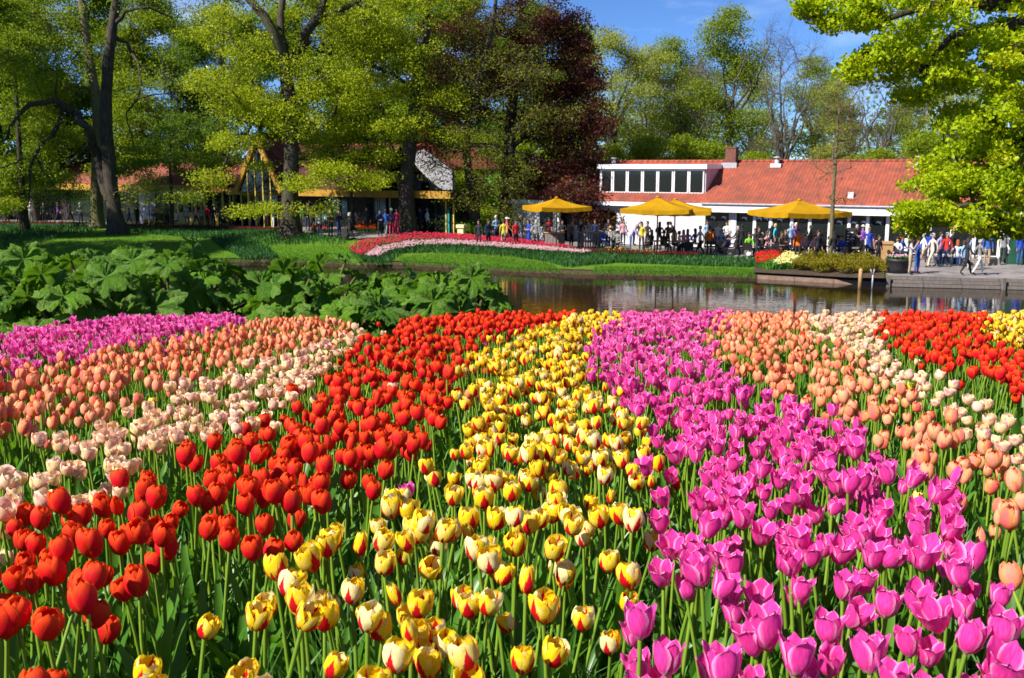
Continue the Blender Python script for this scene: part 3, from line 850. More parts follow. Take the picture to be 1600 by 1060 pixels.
def leaf_cards(C, size, rng, flat=0.7, hexa=False):
    """small leaf faces with their own direction; C (n,3) centres"""
    n = len(C)
    nrm = rng.normal(0, 1, (n, 3)) * (1 - flat) + np.array([0, 0, flat])
    nrm /= np.linalg.norm(nrm, axis=1)[:, None]
    t = np.cross(nrm, rng.normal(0, 1, (n, 3))); t /= np.linalg.norm(t, axis=1)[:, None] + 1e-9
    b = np.cross(nrm, t)
    s = (size * rng.uniform(0.65, 1.3, n))[:, None]
    if hexa:
        # leaf outline with a narrow base, broad shoulder, a fold along the midrib
        prof = [(-0.5, 0, 0), (-0.15, 0.24, 0.05), (0.22, 0.36, 0.07), (0.5, 0.0, -0.04), (0.22, -0.36, 0.07), (-0.15, -0.24, 0.05)]
        V = np.stack([C + t * s * a + b * s * w + nrm * s * h for a, w, h in prof], 1).reshape(-1, 3)
        k = np.arange(n)[:, None] * 6
        F = np.concatenate([np.concatenate([k, k + 1, k + 2, k + 3], 1), np.concatenate([k, k + 3, k + 4, k + 5], 1)])
        return V, F, 6
    V = np.stack([C - t * s * 0.5, C + b * s * 0.34 + nrm * s * 0.06, C + t * s * 0.5, C - b * s * 0.34 + nrm * s * 0.06], 1).reshape(-1, 3)
    F = np.arange(4 * n).reshape(n, 4)
    return V, F, 4
def ell_pts(ells, rng):
    P = []
    for c, (rx, ry, rz), n in ells:
        d = rng.normal(0, 1, (n, 3)); d /= np.linalg.norm(d, axis=1)[:, None]
        rr = rng.random(n) ** 0.42
        P.append(np.asarray(c) + d * rr[:, None] * np.array([rx, ry, rz]))
    return np.concatenate(P)
def tree_meshes(trunks, pts, rng, bark, leafm, leaves=90, lsize=0.2, spread=0.8, flat=0.65, squash=0.4, rtip=0.02, twigs=0, hexa=False, droop=0.0, sides=9, sag=0.1, tw_len=1.0):
    """trunk (and hand-laid limbs), procedural branches to every spray, leaves"""
    tv, tf, tb = [], [], 0
    nodes = []
    for P, rad in trunks:
        P = np.asarray(P, float); rad = np.asarray(rad, float)
        s = np.concatenate([[0], np.cumsum(np.linalg.norm(np.diff(P, axis=0), axis=1))])
        m = max(6, int(s[-1] / 0.7))
        q = np.linspace(0, s[-1], m)
        Pd = np.column_stack([np.interp(q, s, P[:, k]) for k in range(3)])
        # soften the corners and add a little wander
        if len(nodes): Pd[1:-1] += rng.normal(0, 0.10, Pd[1:-1].shape)
        for _ in range(2 if not len(nodes) else 0):
            Pd[1:-1] = 0.25 * Pd[:-2] + 0.5 * Pd[1:-1] + 0.25 * Pd[2:]
        rd = np.interp(q, s, rad)
        V, F = tube_np(Pd, rd, sides)
        V = V + rng.normal(0, 1, V.shape) * np.repeat(rd, sides)[:, None] * 0.05
        tv.append(V); tf.append(F + tb); tb += len(V)
        nodes.append(Pd[int(m * 0.28):] if len(nodes) == 0 else Pd)
    trunk = (np.concatenate(tv), np.concatenate(tf))
    N = np.concatenate(nodes); owner = [-1] * len(N)
    br = []
    if len(pts):
        d0 = np.min(np.linalg.norm(pts[:, None] - N[None], axis=2), axis=1)
        pts = pts[np.argsort(d0)]
    NL = [N]; 
    allN = N
    cnt = []
    for p in pts:
        dv = p - allN
        cost = np.linalg.norm(dv, axis=1) + 0.7 * np.clip(-dv[:, 2], 0, None)
        j = int(np.argmin(cost))
        p0 = allN[j]; Lh = np.linalg.norm(p - p0) + 1e-6
        ctrl = p0 + (p - p0) * 0.5 + np.array([0, 0, sag * Lh]) + rng.normal(0, 0.06 * Lh, 3)
        t = np.array([0, .3, .6, 0.85, 1])[:, None]
        C = (1 - t) ** 2 * p0 + 2 * t * (1 - t) * ctrl + t ** 2 * p
        C[1:-1] += rng.normal(0, 0.02 * Lh, (3, 3))
        br.append([C, owner[j], 1])
        allN = np.concatenate([allN, C[2:]])
        owner += [len(br) - 1] * 3
    for k in range(len(br) - 1, -1, -1):
        o = br[k][1]
        if o >= 0: br[o][2] += br[k][2]
    bv, bf, bb = [], [], 0
    def add_tube(P, r0, r1):
        nonlocal bb
        n = 6 if r0 > 0.08 else 4 if r0 > 0.035 else 3
        V, F = tube_np(P, np.linspace(r0, r1, len(P)), n)
        bv.append(V); bf.append(F + bb); bb += len(V)
    for C, o, k in br:
        r0 = rtip * k ** 0.5 * 1.25
        add_tube(C, r0, rtip * 0.7 * max(1, k * 0.35) ** 0.5)
        for _ in range(twigs):
            i = rng.integers(1, len(C))
            dirv = (C[-1] - C[0]); dirv = dirv / (np.linalg.norm(dirv) + 1e-6) + rng.normal(0, 0.55, 3) + np.array([0, 0, 0.15 - droop])
            dirv /= np.linalg.norm(dirv)
            L = tw_len * rng.uniform(0.5, 1.3)
            q = C[i] + dirv * L
            mid = (C[i] + q) / 2 + rng.normal(0, 0.08 * L, 3)
            add_tube(np.array([C[i], mid, q]), rtip * 0.55, rtip * 0.3)
            # forked end
            q2 = mid + (dirv + rng.normal(0, 0.5, 3)) * L * 0.5
            add_tube(np.array([mid, (mid + q2) / 2 + rng.normal(0, 0.03 * L, 3), q2]), rtip * 0.4, rtip * 0.25)
    branches = (np.concatenate(bv), np.concatenate(bf)) if bv else None
    crown = None
    if leaves and len(pts):
        m = len(pts)
        per = rng.poisson(leaves, m)
        C = np.repeat(pts, per, axis=0)
        u3 = rng.normal(0, 1, (len(C), 3)); u3 /= np.linalg.norm(u3, axis=1)[:, None]
        off = u3 * (rng.random(len(C)) ** 0.45)[:, None] * 1.75 * np.array([spread, spread, spread * squash])
        hor = np.linalg.norm(off[:, :2], axis=1)
        off[:, 2] -= droop * hor
        C = C + off
        V, F, vn = leaf_cards(C, lsize, rng, flat, hexa)
        base = np.repeat(rng.random(m) * 0.5, per) + rng.random(len(C)) * 0.5
        crown = (V, F, np.repeat(base, vn))
    mt = npmesh('trunk', trunk[0], trunk[1], [bark])
    mb = npmesh('branches', branches[0], branches[1], [bark]) if branches else None
    mc = npmesh('crown', crown[0], crown[1], [leafm], attrs={'rnd': crown[2]}, smooth=False) if crown else None
    return mt, mb, mc
def put_tree(name, meshes, loc, label, rz=0.0, scale=1.0, cat='tree', group=None):
    r = empty(name, loc, rz, label, cat, group)
    r.scale = (scale,) * 3 if not hasattr(scale, '__len__') else scale
    for nm, me in zip(('trunk', 'branches', 'crown'), meshes):
        if me:
            o = obj(nm, me, r)
            if nm == 'branches': o['kind'] = 'stuff'
    return r
def PX(lst, depth, rng=None, dj=0.0):
    res = []
    for k, (a, b) in enumerate(lst):
        res.append(atdepth(a, b, depth + (rng.normal(0, dj) if rng is not None and k else 0)))
    return np.array(res)
def flare(P, rad, foot=0.35):
    """root flare: start below ground and widen"""
    P = np.asarray(P); rad = np.asarray(rad, float)
    b = P[0].copy()
    return np.concatenate([[b - [0, 0, 0.4], b + [0, 0, 0.05], b + [0, 0, 0.5]], P[1:]]), np.concatenate([[rad[0] * 1.75, rad[0] * 1.5, rad[0] * 1.1], rad[1:]])
def E(px, py, d, rx, rz, n, ry=None):
    return (atdepth(px, py, d), (rx, ry or rx, rz), n)

# ---- old double-trunked tree with crooked limbs at the left
rng = np.random.default_rng(21)
D1 = 62
b = onterr(184, 366); D1 = b[1]
tr = [flare(PX([(184, 366), (178, 330), (170, 255), (165, 180), (168, 100), (176, 40), (182, 0), (190, -70)], D1), [.62, .52, .46, .42, .38, .34, .30, .2]),
      (PX([(172, 312), (160, 275), (148, 232), (135, 200), (118, 174), (96, 161), (62, 162), (32, 174), (16, 198), (4, 222)], D1, rng, .5), [.42, .38, .34, .30, .27, .24, .2, .16, .12, .07]),
      (PX([(96, 163), (92, 188), (72, 224), (52, 240), (48, 268), (44, 312)], D1, rng, .5), [.18, .17, .15, .12, .09, .05]),
      (PX([(52, 240), (66, 262), (84, 285), (92, 305)], D1, rng, .4), [.1, .08, .06, .03]),
      (PX([(40, 248), (20, 256), (0, 262)], D1, rng, .4), [.08, .06, .03]),
      (PX([(170, 52), (192, 60), (204, 82), (221, 102), (222, 140), (214, 165), (197, 178), (205, 200), (214, 240)], D1, rng, .6), [.15, .14, .12, .10, .09, .07, .06, .05, .03]),
      (PX([(140, 225), (118, 248), (98, 262)], D1, rng, .4), [.12, .08, .04]),
      (PX([(172, 300), (180, 330), (195, 350)], D1, rng, .3), [.12, .1, .05]),
      (PX([(176, 40), (200, 15), (235, 10), (270, 28)], D1, rng, .6), [.16, .13, .1, .05])]
pts = ell_pts([E(60, 215, D1, 3.2, 2.6, 26), E(60, 90, D1, 3.5, 3, 26), E(250, 110, D1, 2.6, 3, 24), E(220, 290, D1, 1.6, 1.2, 16), E(80, 300, D1, 2.4, 1.0, 16), E(190, -20, D1, 4, 2, 20)], rng)
me = tree_meshes(tr, pts, rng, m_barkdark, L_spring, leaves=55, lsize=0.16, spread=0.7, flat=0.4, squash=0.7, rtip=0.016, twigs=4, droop=0.35, tw_len=1.0)
put_tree('old_tree', me, (0, 0, 0), 'old dark tree with a crooked forked limb reaching left over the lawn')

# ---- straight pale trunk just left of it
b = onterr(152, 357)
tr = [flare(PX([(152, 357), (150, 300), (153, 220), (150, 150), (140, 90), (132, 40), (124, -30), (118, -120)], b[1]), [.50, .45, .40, .36, .33, .3, .24, .12])]
pts = ell_pts([E(120, 60, b[1], 4, 2.5, 45), E(60, 20, b[1], 4, 2, 40), E(120, -90, b[1], 5, 3, 40), E(40, 120, b[1], 3, 1.6, 30)], rng)
put_tree('beech_tree', tree_meshes(tr, pts, rng, m_barklight, L_spring, leaves=75, lsize=0.17, spread=0.75, rtip=0.02), (0, 0, 0), 'straight pale-barked tree right behind the old crooked tree')

# ---- tree with forked top in front of the gabled hall
rng = np.random.default_rng(22)
b = onterr(455, 369); D2 = b[1]
tr = [flare(PX([(455, 369), (453, 300), (456, 230), (454, 180), (450, 140), (446, 100)], D2), [.66, .54, .49, .46, .44, .42]),
      (PX([(446, 104), (432, 66), (412, 28), (386, 0), (352, -30)], D2, rng, .6), [.38, .34, .3, .26, .14]),
      (PX([(450, 106), (470, 72), (490, 36), (505, 0), (518, -50)], D2, rng, .6), [.38, .33, .29, .24, .14]),
      (PX([(490, 38), (528, 16), (560, 2), (600, -20)], D2, rng, .6), [.2, .17, .13, .06]),
      (PX([(446, 104), (438, 50), (442, -20), (440, -90)], D2, rng, .6), [.3, .24, .2, .1]),
      (PX([(452, 160), (425, 185), (398, 196), (370, 190)], D2, rng, .8), [.13, .1, .07, .04])]
e = [E(400, 165, D2, 2.9, 1.4, 48), E(470, 190, D2, 2.6, 1.2, 42), E(520, 130, D2, 3, 1.8, 50), E(410, 85, D2, 3.0, 1.6, 40), E(570, 50, D2, 3, 1.8, 36), E(330, 40, D2, 2.6, 1.6, 26), E(470, -40, D2, 5, 2.4, 60),
     E(430, 326, D2 - 2, 1.7, .2, 7), E(385, 328, D2 - 2, 1.5, .2, 5), E(492, 322, D2 - 2, 1.3, .35, 6), E(520, 268, D2 - 1, 1.7, .7, 24), E(470, 285, D2 - 2, 1.2, .5, 12), E(370, 220, D2, 1.8, .6, 22), E(560, 285, D2 - 1, 1.4, .4, 8), E(330, 275, D2 - 1, 1.6, .6, 9), E(300, 305, D2 - 1, 1.4, .3, 5), E(350, 130, D2, 2.4, 1.2, 30)]
pts = ell_pts(e, rng)
put_tree('beech_tree', tree_meshes(tr, pts, rng, m_bark, L_beech, leaves=98, lsize=0.145, spread=0.58, flat=0.3, squash=0.5, rtip=0.018, twigs=1, hexa=True, droop=0.12), (0, 0, 0), 'big yellow-green beech with a high forked trunk before the gabled hall')

# ---- straight beech before the white gable
rng = np.random.default_rng(23)
b = onterr(637, 366); D3 = b[1]
tr = [flare(PX([(637, 366), (634, 300), (639, 240), (645, 190), (652, 140), (661, 80), (668, 30), (674, -40), (678, -110)], D3), [.60, .52, .48, .44, .38, .33, .28, .2, .1]),
      (PX([(641, 185), (668, 183), (692, 178), (716, 170), (750, 174)], D3 - 0.5, rng, .4), [.12, .10, .09, .07, .03]),
      (PX([(650, 150), (620, 120), (590, 105), (560, 98)], D3, rng, .6), [.16, .13, .1, .05])]
e = [E(600, 120, D3, 3.2, 2.2, 60), E(560, 190, D3, 2.6, 1.3, 44), E(640, 70, D3, 3, 1.8, 50), E(695, 150, D3, 2.6, 1.0, 34), E(600, 235, D3, 1.8, .9, 26), E(570, 45, D3, 3, 2, 42), E(660, 0, D3, 3.5, 1.6, 44), E(625, 195, D3 - 1, 2.2, .9, 30), E(680, -70, D3, 4.5, 2.2, 40), E(540, 250, D3, 1.4, .7, 20), E(590, 280, D3 - 1, 1.3, .5, 14), E(510, 225, D3, 1.6, .7, 20), E(710, 210, D3, 1.4, .7, 12)]
put_tree('beech_tree', tree_meshes(tr, ell_pts(e, rng), rng, m_bark, L_beech, leaves=98, lsize=0.145, spread=0.58, flat=0.3, squash=0.5, rtip=0.018, twigs=1, hexa=True, droop=0.1), (0, 0, 0), 'bright green beech with one straight trunk before the white gable')

# ---- copper beech and the olive tree woven into it
rng = np.random.default_rng(24)
b = onterr(775, 368); D4 = b[1]
tr = [flare(PX([(790, 368), (792, 300), (795, 240), (800, 170), (806, 100), (812, 30), (815, -60)], D4), [.6, .52, .47, .4, .33, .24, .1]),
      (PX([(795, 240), (830, 205), (870, 190), (905, 195)], D4 - 1, rng, .6), [.2, .16, .11, .05])]
e = [E(800, 40, D4, 4.6, 2.8, 70), E(860, 90, D4, 3.2, 3.0, 70), E(790, 150, D4, 4.2, 2.8, 70), E(870, 200, D4 - 1, 2.6, 2.2, 56), E(840, 275, D4 - 3, 2.7, 1.4, 50), E(898, 305, D4 - 6, 1.7, 1.2, 34), E(938, 335, D4 - 6, 1.2, .7, 18), E(912, 245, D4 - 3, 1.4, 1.0, 22), E(893, 45, D4, 1.6, 1.6, 24), E(925, 190, D4 - 2, 1.4, 1.8, 30), E(905, 110, D4 - 1, 1.8, 2.0, 30), E(690, 130, D4, 2.4, 2.4, 30), E(930, 285, D4 - 4, 1.3, .9, 20), E(700, 60, D4, 2.6, 2.2, 34), E(690, 210, D4, 2.0, 1.6, 26), E(900, 135, D4, 1.7, 1.4, 24), E(800, -60, D4, 5, 2, 40)]
put_tree('copper_beech', tree_meshes(tr, ell_pts(e, rng), rng, m_barkdark, L_copper, leaves=135, lsize=0.16, spread=0.62, flat=0.4, squash=0.55, rtip=0.018, twigs=1, hexa=True, droop=0.2), (0, 0, 0), 'dark red copper beech drooping over the yellow parasols')
b = onterr(743, 371); D5 = b[1] - 1.0
tr = [flare(PX([(743, 371), (740, 320), (733, 270), (726, 230), (735, 170), (755, 100), (770, 40), (780, -40)], D5), [.42, .38, .32, .28, .24, .2, .15, .08]),
      (PX([(733, 270), (760, 290), (790, 318), (815, 345), (820, 362)], D5 - 1, rng, .4), [.1, .08, .06, .05, .02]),
      (PX([(728, 230), (770, 225), (810, 240), (850, 262)], D5 - 1, rng, .4), [.12, .09, .06, .03]),
      (PX([(735, 170), (780, 150), (820, 120), (860, 105)], D5 - 1, rng, .4), [.1, .08, .06, .03])]
e = [E(740, 215, D5 - 1, 3, 2.4, 56), E(700, 90, D5, 2.6, 2.2, 30), E(690, 260, D5 - 1, 1.6, 1.0, 16), E(790, 270, D5 - 2, 2.4, 1.4, 36), E(725, 305, D5 - 1, 1.5, .9, 20), E(800, 120, D5 - 2, 3, 2.2, 40), E(760, 50, D5, 3, 2, 36), E(845, 180, D5 - 2, 1.8, 1.4, 20), E(720, 130, D5 - 1, 2, 2, 26), E(800, 330, D5 - 2, 1.2, .8, 12)]
put_tree('olive_leaved_tree', tree_meshes(tr, ell_pts(e, rng), rng, m_bark, L_olive, leaves=62, lsize=0.145, spread=0.6, flat=0.55, squash=0.5, rtip=0.016, twigs=3, droop=0.3), (0, 0, 0), 'twiggy olive-leaved tree in front of the copper beech')

# ---- foreground oak leaning in from the right
rng = np.random.default_rng(25)
DO = 19.0
bx, by = 13.2, 19.5
bz = float(near_ground(bx, by))
tr = [flare(np.array([(bx, by, bz), (bx - .1, by, bz + 2.5), (bx - .3, by - .1, bz + 4.5), (bx - .2, by, bz + 6.5), (bx, by, bz + 9)]), [.42, .35, .3, .22, .1]),
      (np.concatenate([[(bx - .2, by, bz + 4.2)], PX([(1700, 60), (1600, 30), (1530, 50), (1490, 80), (1440, 110)], DO)]), [.2, .16, .12, .09, .06, .03]),
      (np.concatenate([[(bx - .2, by, bz + 5)], PX([(1650, -20), (1540, 0), (1430, 10), (1330, 25)], DO)]), [.18, .14, .1, .07, .02]),
      (np.concatenate([[(bx - .1, by, bz + 2.6)], PX([(1720, 260), (1620, 230), (1550, 220), (1490, 250)], DO)]), [.18, .13, .1, .06, .03]),
      (np.concatenate([[(bx, by, bz + 2)], PX([(1740, 330), (1640, 310), (1540, 315), (1450, 330)], DO - .5)]), [.14, .1, .07, .05, .02])]
e = [E(1490, 15, DO, 2.0, .75, 62, 1.6), E(1335, 18, DO, .85, .30, 20), E(1265, 12, DO, .42, .20, 7), E(1375, 88, DO, .75, .27, 18), E(1335, 113, DO, .30, .14, 5), E(1450, 120, DO, .9, .45, 22), E(1560, 110, DO, 1.2, .7, 34, 1.4), E(1545, 195, DO, 1.2, .5, 32),
     E(1505, 245, DO, .85, .45, 22), E(1465, 282, DO, .75, .36, 22), E(1432, 328, DO - .3, .5, .22, 14), E(1550, 295, DO - .3, 1.0, .55, 32), E(1490, 342, DO - .3, .8, .2, 18), E(1575, 350, DO - .3, .5, .25, 12), E(1424, 352, DO - .3, .3, .12, 6),
     E(1610, 60, DO, 1.5, 1.0, 40), E(1640, 240, DO, 1.3, 1.2, 44), E(1780, 80, DO, 2.6, 2.4, 60), E(1780, -220, DO, 3.5, 2.2, 60), E(1880, 220, DO + 1, 2.4, 1.6, 40), E(1530, -110, DO, 2.6, .9, 40)]
put_tree('young_oak', tree_meshes(tr, ell_pts(e, rng), rng, m_bark, L_oak, leaves=125, lsize=0.086, spread=0.165, flat=0.25, squash=0.6, rtip=0.010, twigs=1, hexa=True, droop=0.1, tw_len=0.4), (0, 0, 0), 'bright yellow-green oak leaning in from the right over the terrace')

# ---- sapling in the shrub bed
rng = np.random.default_rng(26)
b = onterr(1297, 415); DS = b[1]
tr = [(PX([(1297, 416), (1300, 340), (1304, 270), (1309, 200), (1313, 145)], DS), [.13, .11, .085, .05, .015])]
e = [E(1311, 190, DS, 1.7, 1.5, 60), E(1306, 250, DS, 1.8, 1.2, 40), E(1300, 310, DS, 1.5, .7, 14)]
put_tree('sapling', tree_meshes(tr, ell_pts(e, rng), rng, m_barklight, L_bronze, leaves=7, lsize=0.10, spread=0.3, rtip=0.011, twigs=4, tw_len=0.6, squash=0.8), (0, 0, 0), 'slender almost bare sapling standing in the shrub bed')

rng = np.random.default_rng(27)
b = onterr(232, 357); DB = b[1]
tr = [(PX([(232 + i, 358), (232 + i * 2, 330), (232 + i * 4, 305)], DB), [.05, .04, .02]) for i in (-6, 0, 6)]
put_tree('twiggy_shrub', tree_meshes(tr, ell_pts([E(230, 315, DB, 2.1, 1.2, 60)], rng), rng, m_barkgrey, L_bronze, leaves=14, lsize=0.12, spread=.4, rtip=.011, twigs=4, tw_len=.6), (0, 0, 0), 'bare twiggy grey shrub right of the double trunk', cat='shrub')
for k, (px, py, w, h, lab) in enumerate([(575, 352, 1.5, 2.0, 'climbing green bush on the hall wall left of the straight beech'), (700, 368, 1.4, 1.6, 'dark low bush behind the cream pillar'), (735, 372, 1.3, 1.2, 'dark low bush right of the cream pillar')]):
    b = onterr(px, py)
    st = [(np.array([(0, 0, -.1), (0.05, 0, h * .4), (0.1, 0.02, h * .8)]), [.06, .05, .02])]
    put_tree('bush', tree_meshes(st, ell_pts([((0, 0, h * .55), (w, w, h * .45), 60)], rng), rng, m_barkdark, L_mid, leaves=70, lsize=.13, spread=.25, flat=.3, squash=.8, rtip=.008, sides=5), (b[0], b[1], b[2]), lab, cat='bush')
b = onterr(268, 357); DU = b[1] - 1
tr = [flare(PX([(268, 357), (270, 310), (264, 260), (268, 215), (262, 170)], DU), [.16, .13, .11, .08, .03])]
e = [E(245, 245, DU, 3.0, 1.3, 40), E(310, 255, DU, 2.6, 1.0, 32), E(200, 265, DU, 2.0, .8, 16), E(270, 200, DU, 3.4, 1.6, 40), E(345, 225, DU, 2.2, 1.2, 22)]
put_tree('understorey_tree', tree_meshes(tr, ell_pts(e, rng), rng, m_barkdark, L_mid, leaves=85, lsize=.15, spread=.55, flat=.4, squash=.4, rtip=.014, twigs=2, hexa=True), (0, 0, 0), 'spreading green understorey tree hanging over the low wing roof')
b = onterr(548, 362); DU = b[1] + 1
tr = [flare(PX([(552, 360), (550, 310), (546, 265), (540, 225)], DU), [.13, .11, .08, .03])]
e = [E(520, 255, DU, 2.2, .9, 26), E(580, 250, DU, 2.0, 1.0, 24), E(545, 215, DU, 2.6, 1.0, 26), E(405, 262, DU - 3, 1.2, .5, 7)]
put_tree('understorey_tree', tree_meshes(tr, ell_pts(e, rng), rng, m_barkdark, L_beech, leaves=75, lsize=.15, spread=.5, flat=.4, squash=.35, rtip=.014, twigs=2, hexa=True), (0, 0, 0), 'small light green tree in front of the brown roof')
# ---- background trees: a few kinds, copied
def bg_kind(seed, h, leafm, bark, leaves, lsize, wide=4.2, n=85, low=0.22, twigs=0, spread=1.0, rtip=0.03, flat=0.2, top=0.9, tw_len=1.3, fan=False):
    rng = np.random.default_rng(seed)
    a = rng.normal(0, 0.25, (6, 2)).cumsum(0) * 0.5
    z = np.linspace(0, h * top, 6)
    tr = [flare(np.column_stack([a[:, 0] - a[0, 0], a[:, 1] - a[0, 1], z]), np.linspace(0.36, 0.06 if top > .7 else .2, 6))]
    if fan:
        for k in range(8):
            an = k * 2.4 + rng.normal(0, .3)
            z0 = h * (top * rng.uniform(0.62, 0.98)); z1 = h * rng.uniform(0.72, 0.97); rr = wide * rng.uniform(0.35, 0.95)
            t_ = np.linspace(0, 1, 5)[:, None]
            p0 = np.array([tr[0][0][-1][0] * z0 / (h * top), tr[0][0][-1][1] * z0 / (h * top), z0])
            p1 = np.array([math.cos(an) * rr * .55, math.sin(an) * rr * .55, z0 + (z1 - z0) * .45]); p2 = np.array([math.cos(an) * rr, math.sin(an) * rr, z1])
            tr.append(((1 - t_) ** 2 * p0 + 2 * t_ * (1 - t_) * p1 + t_ ** 2 * p2 + rng.normal(0, .12, (5, 3)) * (t_ > 0), np.linspace(.16, .03, 5)))
    e = []
    for k in range(11):
        t = k / 10
        zz = h * (low + (0.97 - low) * t)
        w = wide * (0.55 + 0.75 * math.sin(PI * (0.15 + 0.8 * t))) * 0.62
        an = rng.random() * 6.28
        e.append(((math.cos(an) * w * 0.55, math.sin(an) * w * 0.55, zz), (w * 0.75, w * 0.75, h * 0.075), int(n / 11)))
    return tree_meshes(tr, ell_pts(e, rng), rng, bark, leafm, leaves=leaves, lsize=lsize, spread=spread, flat=flat, squash=0.5, rtip=rtip, twigs=twigs, sides=7, tw_len=tw_len, sag=0.22 if fan else 0.1)
BT = {
    'A': bg_kind(31, 20, L_spring, m_bark, 520, 0.19, 5.2, 120, 0.16, 1, spread=0.95),
    'B': bg_kind(32, 21, L_mid, m_barkdark, 520, 0.19, 5.4, 120, 0.16, 1, spread=0.95),
    'C': bg_kind(33, 18, L_pale, m_barkgrey, 185, 0.165, 4.8, 160, 0.2, 4, 0.85, 0.022, top=0.6, fan=True),
    'D': bg_kind(34, 18, L_spring, m_barkgrey, 260, 0.175, 5.2, 160, 0.18, 4, 0.9, 0.022, top=0.6, fan=True),
    'X': bg_kind(35, 19, L_bronze, m_barkgrey, 3, 0.15, 5.6, 200, 0.40, 7, 0.8, 0.014, top=0.42, tw_len=1.5, fan=True),
    'S': bg_kind(36, 7, L_spring, m_bark, 300, 0.16, 3.6, 80, 0.10, 2, 0.62, 0.02),
}
def bgtree(name, kind, px, depth, h, label, group, seed):
    r = random.Random(seed)
    x = (px - 800) / FPX * depth
    z = float(terr(x, depth)) - 0.05
    hh = {'A': 20, 'B': 21, 'C': 18, 'D': 18, 'X': 19, 'S': 7}[kind]
    s = h / hh * (0.90 if px > 900 and kind != 'S' else 1.0)
    put_tree(name, BT[kind], (x, depth, z), label, r.random() * 6.28, (s * r.uniform(.9, 1.15), s * r.uniform(.9, 1.15), s), 'tree' if kind != 'S' else 'bush', group)
GR = 'trees behind the long white building'
for k, (kind, px, d, h, lab) in enumerate([
    ('C', 955, 92, 18.6, 'tall pale half-leafed tree just right of the copper beech'),
    ('C', 1008, 97, 17.6, 'pale olive tree above the left end of the dormer'),
    ('D', 1055, 101, 18.6, 'rounded green-brown tree behind the dormer windows'),
    ('X', 1078, 96, 16.8, 'thin bare-topped tree left of the brick chimney'),
    ('D', 1128, 95, 20.5, 'fresh green tree rising behind the brick chimney'),
    ('C', 1168, 106, 17.0, 'low pale tree between the chimney tree and the bare tree'),
    ('X', 1216, 86, 18.2, 'big bare grey tree with a spreading fan of branches'),
    ('D', 1265, 101, 16.8, 'half-leafed tree just right of the big bare tree'),
    ('C', 1318, 97, 15.6, 'olive tree behind the slender sapling'),
    ('X', 1362, 93, 15.8, 'bare tree between the sapling and the oak'),
    ('D', 1412, 99, 16.4, 'green tree behind the edge of the oak foliage'),
    ('C', 1470, 95, 17.0, 'pale tree glimpsed through the oak foliage'),
    ('A', 1545, 98, 18.0, 'leafy tree hidden behind the middle of the oak'),
    ('D', 1620, 95, 18.0, 'tree behind the oak at the picture edge'),
    ('A', 1700, 98, 18.0, 'tree beyond the oak past the picture edge'),
    ('C', 915, 99, 17.0, 'pale tree peeping out right beside the copper beech')]):
    bgtree('woodland_tree' if kind != 'X' else 'bare_tree', kind, px, d, h, lab, GR, 400 + k)
GL = 'trees behind the yellow-trimmed hall'
for k, (kind, px, d, h, lab) in enumerate([
    ('A', -70, 90, 22, 'leafy tree at the far left picture edge'), ('B', 15, 92, 23, 'dark green tree behind the crooked limb'), ('A', 85, 96, 24, 'yellow-green tree behind the crooked limb fork'),
    ('B', 165, 99, 22, 'green tree directly behind the double trunk'), ('A', 235, 93, 20, 'spring-green tree right of the double trunk'), ('B', 292, 101, 18, 'lower green tree left of the thin dark trunk'),
    ('C', 352, 104, 20, 'thin pale tree in the gap with blue sky'), ('B', 415, 100, 18.5, 'green tree behind the yellow gable'), ('A', 490, 99, 23, 'yellow-green tree behind the brown roof'),
    ('B', 545, 104, 24, 'dark green tree behind the brown roof ridge'), ('A', 610, 100, 23, 'light green tree left of the straight beech trunk'), ('B', 680, 99, 22, 'dark tree above the white gable'),
    ('A', 745, 104, 21, 'green tree hidden behind the olive-leaved tree'), ('B', 820, 99, 20, 'green tree hidden behind the copper beech'), ('A', 885, 103, 18.5, 'green tree at the right edge of the copper beech')]):
    bgtree('woodland_tree', kind, px, d, h, lab, GL, 500 + k)
for k, (x, y, h, lab) in enumerate([(-36, 55, 20, 'leafy tree on the left bank beyond the picture edge'), (-41, 66, 23, 'tall leafy tree left of the path beyond the picture edge'), (-48, 58, 22, 'tall tree farther out on the left bank'), (-37.5, 77, 17, 'leafy tree by the low wing at the picture edge')]):
    put_tree('woodland_tree', BT['A'], (x, y, float(terr(x, y))), lab, k * 2.0, h / 20, 'tree', 'trees at the left picture edge')
GB = 'bushes behind the long roof'
for k, (px, d, h, lab) in enumerate([
    (940, 84, 6.6, 'bright bush behind the roof beside the copper beech'), (1000, 80, 7.2, 'bright bush above the dormer left half'), (1075, 82, 7.4, 'bright bush above the dormer right half'),
    (1165, 84, 6.2, 'bush between the chimney and the roof vent'), (1345, 84, 6.4, 'bush behind the roof right of the sapling'), (1420, 78, 7.6, 'bush behind the right roof vent')]):
    bgtree('bush', 'S', px, d, h, lab, GB, 600 + k)
GU = 'undergrowth bushes of the left wood'
for k, (px, d, h, lab) in enumerate([(-40, 99, 7, 'dark bush at the left picture edge behind the hall'), (60, 101, 6.5, 'dark bush behind the dark trunk by the path'), (150, 97, 7, 'dark bush behind the double trunk'), (240, 99, 7.5, 'dark bush above the orange roof'), (330, 97, 8, 'dark bush left of the yellow gable'),
                                (440, 101, 8, 'dark bush above the brown roof'), (560, 99, 8.5, 'dark bush behind the end of the brown roof'), (650, 95, 8, 'dark bush behind the white gable'), (740, 93, 7.5, 'dark bush behind the olive-leaved tree'), (820, 91, 7.5, 'dark bush behind the copper beech trunk'), (880, 89, 7, 'dark bush behind the copper beech edge')]):
    bgtree('bush', 'S', px, d, h, lab, GU, 650 + k)
